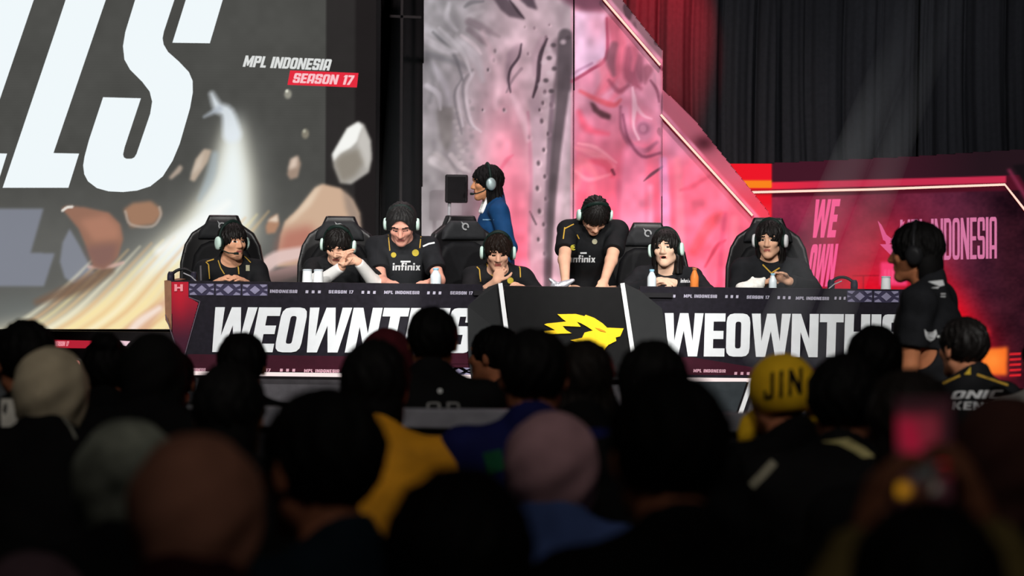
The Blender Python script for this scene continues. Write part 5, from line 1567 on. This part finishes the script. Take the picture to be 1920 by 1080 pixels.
# small screen on a pole behind the turned chair
p = pt(856, 354, 17.55); b = MB(); b.box(p, (.165, .09, .205)); o = b.build('stage_monitor', mat('monitor_black', (34, 32, 34), .5), None, bevel=.012); tag(o, 'small dark monitor on a thin pale pole, facing the person in the blue blazer', 'monitor')
b = MB(); b.tube([(p.x - .05, p.y, p.z - .1), (p.x - .055, p.y, p.z - .55), (p.x - .055, p.y, .52)], .013); b.build('pole', mat('pole_pale', (160, 160, 164), .4), o)
b = MB(); b.lathe([(.14, .5), (.14, .515), (.03, .53)], (p.x - .055, p.y, 0), n=20); b.build('base', mat('monitor_black', (34, 32, 34)), o)
b = MB(); b.box((p.x, p.y - .048, p.z), (.13, .006, .17)); b.build('screen', mat('monitor_glass', (20, 18, 20), .15, spec=.6), o)
# ------------------------------------------------------------------ crowd barrier and the audience
BAR = mat('barrier_pale', (150, 150, 160), .45)
BARD = mat('barrier_dark', (44, 43, 47), .6)
KY = 8.0
b = MB(); plate_px(b, [(318, 783), (1412, 783), (1412, 812), (318, 812)], KY, .07)
a_, c_ = pt(318, 766, KY), pt(1412, 803, KY)
zt = pt(960, 770, KY).z
b = MB(); b.box(((a_.x + c_.x) / 2, KY + .035, zt - .031), (c_.x - a_.x, .08, .062)); o = b.build('crowd_barrier', BAR, None, bevel=.006)
tag(o, 'long crowd barrier with a pale top rail between the audience and the stage', 'barrier')
b = MB(); b.box(((a_.x + c_.x) / 2, KY + .04, (zt - .064 + .06) / 2), (c_.x - a_.x - .02, .03, zt - .064 - .06)); b.build('panel', BARD, o)
for x in (a_.x + .1, (a_.x + c_.x) / 2, c_.x - .1):
    b = MB(); b.box((x, KY + .04, .03), (.06, .34, .06)); b.box((x, KY + .07, (zt - .07) / 2), (.05, .04, zt - .07)); b.build('foot', BARD, o)
b = MB()
for P in ([(858, 902), (872, 901), (873, 912), (860, 913)], [(853, 918), (860, 917), (858, 934), (852, 934)], [(896, 922), (901, 930), (901, 948), (896, 940)]): plate_px(b, P, KY + .022, .003)
b.build('print', WHITE_P, o)

C = mat
CAPH = dict(h=.011, hh=.009)


def fan(label, px, top, Y, yaw=180, **k):
    kw = dict(CAPH); kw.update(k)
    return person(label, px, top, Y, yaw, 0.0, group=None, **kw)


SK1 = mat('skin_crowd', (176, 112, 82), .6, vary=.06); SK2 = mat('skin_crowd_dark', (140, 90, 66), .6, vary=.06)
VB = mat('cloth_very_dark', (13, 13, 14), .9); NV = mat('cloth_navy', (16, 24, 40), .85); NV2 = mat('jersey_midnight', (18, 22, 70), .8)
f1 = fan('audience member with short black hair and a white collar at the far left edge', 46, 598, 7.9, -152, hair='short', skin=SK1, shirt=VB, seed=11, hs=1.08)
decal(f1, rects((2, 748, 34, 800)), mat('collar_white', (196, 194, 186), .8), 'collar')
f2 = fan('audience member in a round beige headscarf, near the left edge', 98, 651, 7.2, 176, tuck=True, scarf=mat('scarf_beige', (176, 164, 140), .9, bump=.1), skin=SK1, shirt=VB, seed=12)
decal(f2, line_px([(118, 782), (132, 800), (142, 822)], 5), mat('strap_grey', (120, 120, 112), .7), 'strap')
f3 = fan('audience member with a dark hair bun, between the beige headscarf and the long black hair', 203, 636, 8.8, 180, hair='bun', skin=SK1, shirt=VB, seed=13, hs=.95)
f4 = fan('audience member in a black headscarf beside the left end of the desk', 290, 621, 7.8, 180, scarf=mat('scarf_black', (18, 18, 18), .85), skin=SK1, shirt=VB, seed=14)
f4b = fan('audience member in a yellow top, mostly hidden behind the black headscarf', 322, 655, 9.3, 180, hair='short', skin=SK1, shirt=mat('cloth_mustard', (196, 140, 36), .8), seed=15)
f5 = fan('audience member with short black hair in front of the first letters on the left desk', 454, 622, 8.6, 180, hair='short', skin=SK1, shirt=VB, seed=16, hs=.98)
f6 = fan('audience member with black hair, directly below the first letters of the left desk', 430, 684, 6.4, 180, hair='nape', skin=SK1, shirt=VB, seed=17, hs=1.04)
f7 = fan('audience member in a maroon headscarf, half hidden behind two black-haired heads', 725, 612, 9.35, 180, scarf=mat('scarf_maroon', (92, 34, 42), .9), skin=SK1, shirt=VB, seed=18)
f8 = fan('audience member with black hair in a bright yellow jersey', 704, 641, 6.9, 180, hair='nape', skin=SK1, shirt=mat('jersey_yellow', (214, 148, 34), .75, vary=.25, scale=7, bump=.4), bulk=1.2, seed=19, hs=1.06, sleeve='short')
f9 = fan('short-haired person in a black shirt with a pale number, just beyond the barrier', 812, 574, 8.5, 180, hair='short', skin=SK1, shirt=mat('shirt_black_soft', (20, 20, 21), .85), bulk=1.08, seed=20, hs=1.0)
decal(f9, disc(825, 733, 5, 6), WHITE_P, 'badge')
decal(f9, text_px('8', 800, 754, 26, 36, 0, t=.12, th=.1) + text_px('D', 838, 754, 24, 36, 0, t=.12, th=.1), mat('print_dim', (150, 150, 150), .6), 'lettering')
f10 = fan('short-haired person turned left in profile, left of the yellow emblem', 926, 610, 9.95, -118, hair='short', skin=mat('skin_warm', (200, 128, 92), .55), shirt=VB, seed=21, hs=1.0)
f11 = fan('audience member with short black hair and a midnight blue jersey, below the centre panel', 1002, 615, 6.9, 180, hair='short', skin=SK1, shirt=NV2, bulk=1.15, seed=22, hs=1.1)
decal(f11, [[[(905, 850), (940, 842), (946, 880), (915, 890)]]], mat('print_green', (14, 70, 44), .7), 'print')
f12 = fan('audience member with long dark hair below the yellow emblem', 1096, 640, 7.5, 180, hair='long', hair_m=mat('hair_soft_brown', (30, 26, 24), .6, vary=.3, scale=40), skin=SK1, shirt=VB, seed=23)
f13 = fan('audience member in a dusty pink headscarf and blue top, in front of the barrier', 1036, 772, 5.6, 178, tuck=True, scarf=mat('scarf_dusty_pink', (150, 116, 122), .9, bump=.1), skin=SK1, shirt=mat('cloth_slate_blue', (52, 68, 110), .85), seed=24)
f14 = fan('audience member with black hair left of the right desk front', 1224, 641, 6.5, 180, hair='nape', skin=SK1, shirt=VB, seed=25, hs=1.02)
f15 = fan('large dark-haired audience member close by, right of the dusty pink headscarf', 1252, 694, 4.05, -168, hair='short', skin=SK1, shirt=VB, bulk=1.05, seed=26, hs=1.12, h=.010, hh=.008)
# bandana with lettering
f16 = fan('audience member wearing a yellow bandana with black letters', 1464, 667, 7.35, -152, hair='short', skin=SK1, shirt=VB, seed=27, hs=1.0)
H_, R_ = f16['H'], f16['Rm']
F = Field(H_ - .2, H_ + .2, .008); x, y, z = F.xyz(); x, y, z = x - H_[0], y - H_[1], z - H_[2]
X, Y, Z = ((R_[0, i] * x + R_[1, i] * y + R_[2, i] * z) for i in range(3))
d_ = np.maximum(ell(X, Y - .014, Z - .030, (.099, .120, .107)), .004 + .30 * (-Y) * -1 * .6 - Z - .055 + .0 * X)
F.a = np.minimum(d_, ell(X + .06, Y - .115, Z + .045, (.03, .025, .03))).astype(np.float32)
YB = mat('bandana_yellow', (250, 196, 40), .75, vary=.1, bump=.15); BKP = mat('bandana_black', (24, 20, 16), .8)
bn_ = link_mesh(F.mesh('bandana'), 'bandana', YB, f16['root'])
decal(f16, text_px('JIN', 1432, 700, 72, 50, .02, -.16, gap=.28, t=.17, th=.15), BKP, 'lettering', parent=bn_, on=bn_)
k_ = [tuple(f16['loc'](pt(x_, y_, 7.43))) for x_, y_ in ((1424, 770), (1408, 795), (1398, 818), (1388, 832))]
b = MB(); b.tube(k_, [.02, .035, .03, .012], 8); tl = b.build('knot_tail', YB, bn_, smooth=True)
k_ = [tuple(f16['loc'](pt(x_, y_, 7.42))) for x_, y_ in ((1420, 778), (1428, 800), (1432, 826))]
b = MB(); b.tube(k_, [.018, .026, .01], 8); b.build('knot_tail', BKP, bn_, smooth=True)
f17 = fan('audience member with black hair in a black jersey with a pale yellow collar', 1584, 662, 6.6, 170, hair='short', skin=SK1, shirt=mat('jersey_coal', (17, 17, 18), .8), bulk=1.2, seed=28, hs=1.1)
decal(f17, [[[(1522, 818), (1550, 814), (1590, 822), (1622, 840), (1640, 856), (1618, 858), (1600, 846), (1572, 832), (1540, 828), (1524, 828)]]], mat('collar_cream', (196, 186, 130), .8), 'collar')
decal(f17, line_px([(1452, 866), (1428, 892), (1408, 912)], 16), mat('print_cream', (150, 146, 128), .8), 'stripe')
f18 = fan('audience member with long dark hair in front of the person in the polo shirt', 1640, 612, 8.2, 180, hair='long', skin=SK1, shirt=VB, seed=29)
f19 = fan('person with short black hair in a black and gold jersey with white back lettering', 1806, 594, 9.85, -152, hair='short', hair_m=HAIR_P, skin=mat('skin_warm_two', (196, 132, 100), .55), shirt=JERSEY, seed=30, hs=1.02, h=.009, hh=.007)
decal(f19, text_px('ONIC', 1782, 733, 92, 15, .5, -.02, gap=.1, t=.2, th=.22), WHITE_P, 'lettering'); decal(f19, text_px('KENY', 1786, 753, 76, 15, .15, 0, gap=.1, t=.2, th=.2), WHITE_P, 'lettering')
decal(f19, line_px([(1768, 719), (1800, 704)], 4) + line_px([(1832, 702), (1890, 722)], 4), GOLD, 'piping'); decal(f19, [[[(1808, 688), (1820, 688), (1820, 702), (1808, 702)]]], mat('tab_yellow', (220, 186, 60), .6), 'tab')
f20 = fan('audience member with dark hair behind the raised phone', 1706, 697, 5.7, 180, hair='nape', hair_m=mat('hair_soft_brown', (30, 26, 24)), skin=SK1, shirt=VB, seed=31, hs=1.05)
f21 = fan('audience member in a dark brown headscarf at the right edge', 1884, 738, 5.1, 180, scarf=mat('scarf_dark_brown', (58, 34, 30), .9), skin=SK1, shirt=VB, seed=32, hs=1.08)
f22 = fan('audience member in a patterned grey green headscarf at the lower left', 242, 786, 5.0, 184, tuck=True, scarf=mat('scarf_grey_green', (104, 108, 98), .9, vary=.75, scale=9), skin=SK1, shirt=VB, seed=33, hs=1.02)
f23 = fan('nearest audience member in a brown headscarf, largest at the lower left', 372, 813, 3.75, 176, tuck=True, scarf=mat('scarf_brown', (176, 122, 100), .9), skin=SK1, shirt=mat('cloth_wine', (44, 14, 20), .85), seed=34, hs=.94)
f24 = fan('large black-haired audience member in a dark teal top, right of the brown headscarf', 600, 727, 4.5, -140, hair='short', skin=SK1, shirt=mat('cloth_teal_dark', (20, 32, 42), .85), seed=35, hs=1.18, h=.010, hh=.008)
f25 = fan('dark-haired audience member in black at the bottom centre, nearest the camera there', 862, 884, 3.45, 180, hair='long', skin=SK1, shirt=VB, seed=36, hs=1.15)
f27 = fan('audience member in a dim mauve headscarf at the bottom left corner', 60, 1035, 4.2, 180, tuck=True, scarf=mat('scarf_mauve', (110, 88, 96), .9), skin=SK1, shirt=VB, seed=37)
f28 = fan('person in a pale top cut off by the right edge', 1962, 618, 9.4, 180, hair='short', skin=SK1, shirt=mat('cloth_pale', (205, 202, 198), .8), seed=38)
# the person filming with a phone
PY = 3.35
ph = fan('person holding up a phone with both hands at the lower right', 1738, 936, 2.85, 180, hair='short', skin=SK2, shirt=mat('cloth_olive', (112, 98, 58), .85), sleeve='long', seed=39, h=.008, hh=.008,
         arms={1: dict(w=pt(1648, 968, PY - .03), pole=(.8, 0, -1), d=(-.15, -.10, 1), n=(-1, -.3, .1), side=-1, curl=38), -1: dict(w=pt(1822, 968, PY - .03), pole=(-.8, 0, -1), d=(.15, -.10, 1), n=(1, -.3, .1), side=-1, curl=38)})
pc = pt(1732, 852, PY)
b = MB(); b.box((pc.x, PY, pc.z), (.088, .009, .165)); phone = b.build('phone', mat('phone_black', (24, 22, 24), .35), None, bevel=.004)
tag(phone, 'raised phone whose lit screen shows the red stage', 'phone')
cv = Canvas(1660, 735, 1805, 970, 1.0)
cv.a[:] = (44, 22, 26)
n1 = cv.noise(20, 20, 40)
cv.poly([(1672, 778), (1760, 776), (1762, 820), (1745, 846), (1700, 862), (1676, 830)], (112, 34, 46), 6); cv.poly([(1686, 784), (1716, 790), (1728, 840), (1706, 860), (1690, 830)], (150, 22, 48), 8); cv.poly([(1752, 840), (1782, 846), (1784, 892), (1762, 890)], (160, 18, 30), 6)
cv.poly([(1718, 858), (1756, 856), (1760, 900), (1704, 905)], (44, 46, 44), 8); cv.blob(1748, 914, 22, 16, (86, 84, 76), .6); cv.blob(1692, 918, 24, 20, (172, 118, 22), .6)
x0_, y0_ = px_of((pc.x - .040, PY - .006, pc.z + .078)); x1_, y1_ = px_of((pc.x + .040, PY - .006, pc.z - .078))
picture_panel('screen', cv, x0_, y0_, x1_, y1_, PY - .0055, 2.0, picture_mat('phone_picture', True, .8), phone)
b = MB()
for q in (0, 1): b.lathe([(.007, 0), (.007, .003)], (pc.x + .022, PY + .0045, pc.z + .06 - q * .02), 'Y', 14)
b.build('camera_lens', mat('lens_dark', (16, 16, 20), .15), phone)

# ------------------------------------------------------------------ beams of stage light seen in the haze
HZ = bpy.data.materials.new('stage_haze'); HZ.use_nodes = True
nt = HZ.node_tree; nt.nodes.remove(nt.nodes['Principled BSDF'])
vs_ = nt.nodes.new('ShaderNodeVolumeScatter'); vs_.inputs['Density'].default_value = .35; vs_.inputs['Color'].default_value = (.9, .95, 1, 1)
nt.links.new(vs_.outputs[0], nt.nodes['Material Output'].inputs['Volume'])

tc_ = nt.nodes.new('ShaderNodeTexCoord'); sx_ = nt.nodes.new('ShaderNodeSeparateXYZ'); mr_ = nt.nodes.new('ShaderNodeMapRange')   # density falls with height, shaped to fade the tops of the beams
mr_.interpolation_type = 'SMOOTHSTEP'
for k_, v_ in (('From Min', 1.7), ('From Max', 3.1), ('To Min', .35), ('To Max', .015)): mr_.inputs[k_].default_value = v_
nt.links.new(tc_.outputs['Object'], sx_.inputs[0]); nt.links.new(sx_.outputs['Z'], mr_.inputs['Value']); nt.links.new(mr_.outputs['Result'], vs_.inputs['Density'])
HZ2 = HZ.copy(); HZ2.name = 'stage_haze_thin'; [k for k in HZ2.node_tree.nodes if k.type == 'MAP_RANGE'][0].inputs['To Min'].default_value = .10


def beam(src, dst, r0, r1, power, label, hz=None):
    b_ = Vector(dst); a = b_ + (Vector(src) - b_) * 1.9
    m = MB(); m.tube([a + (b_ - a) * .44, b_], [r0, r1], 20)
    o = m.build('haze_beam', hz or HZ, None, smooth=False)
    tag(o, label, 'light beam', 'beams of stage light in the haze', 'stuff')
    ang = 2 * math.degrees(math.atan(r1 / (b_ - a).length)) * 1.05
    spot('beam_spot', a, dst, power * 2.6, (.92, .96, 1), ang, .8, .02)


beam(pt(1830, -260, 13.4), pt(1432, 690, 14.4), .09, .14, 210, 'left of two faint grey light beams falling on the right desk front')
beam(pt(1860, -240, 13.4), pt(1532, 690, 14.4), .08, .12, 150, 'right of two faint grey light beams falling on the right desk front')
beam(pt(775, -260, 13.6), pt(742, 690, 14.5), .06, .16, 300, 'faint grey light beam falling on the left desk front below the broad person', HZ2)
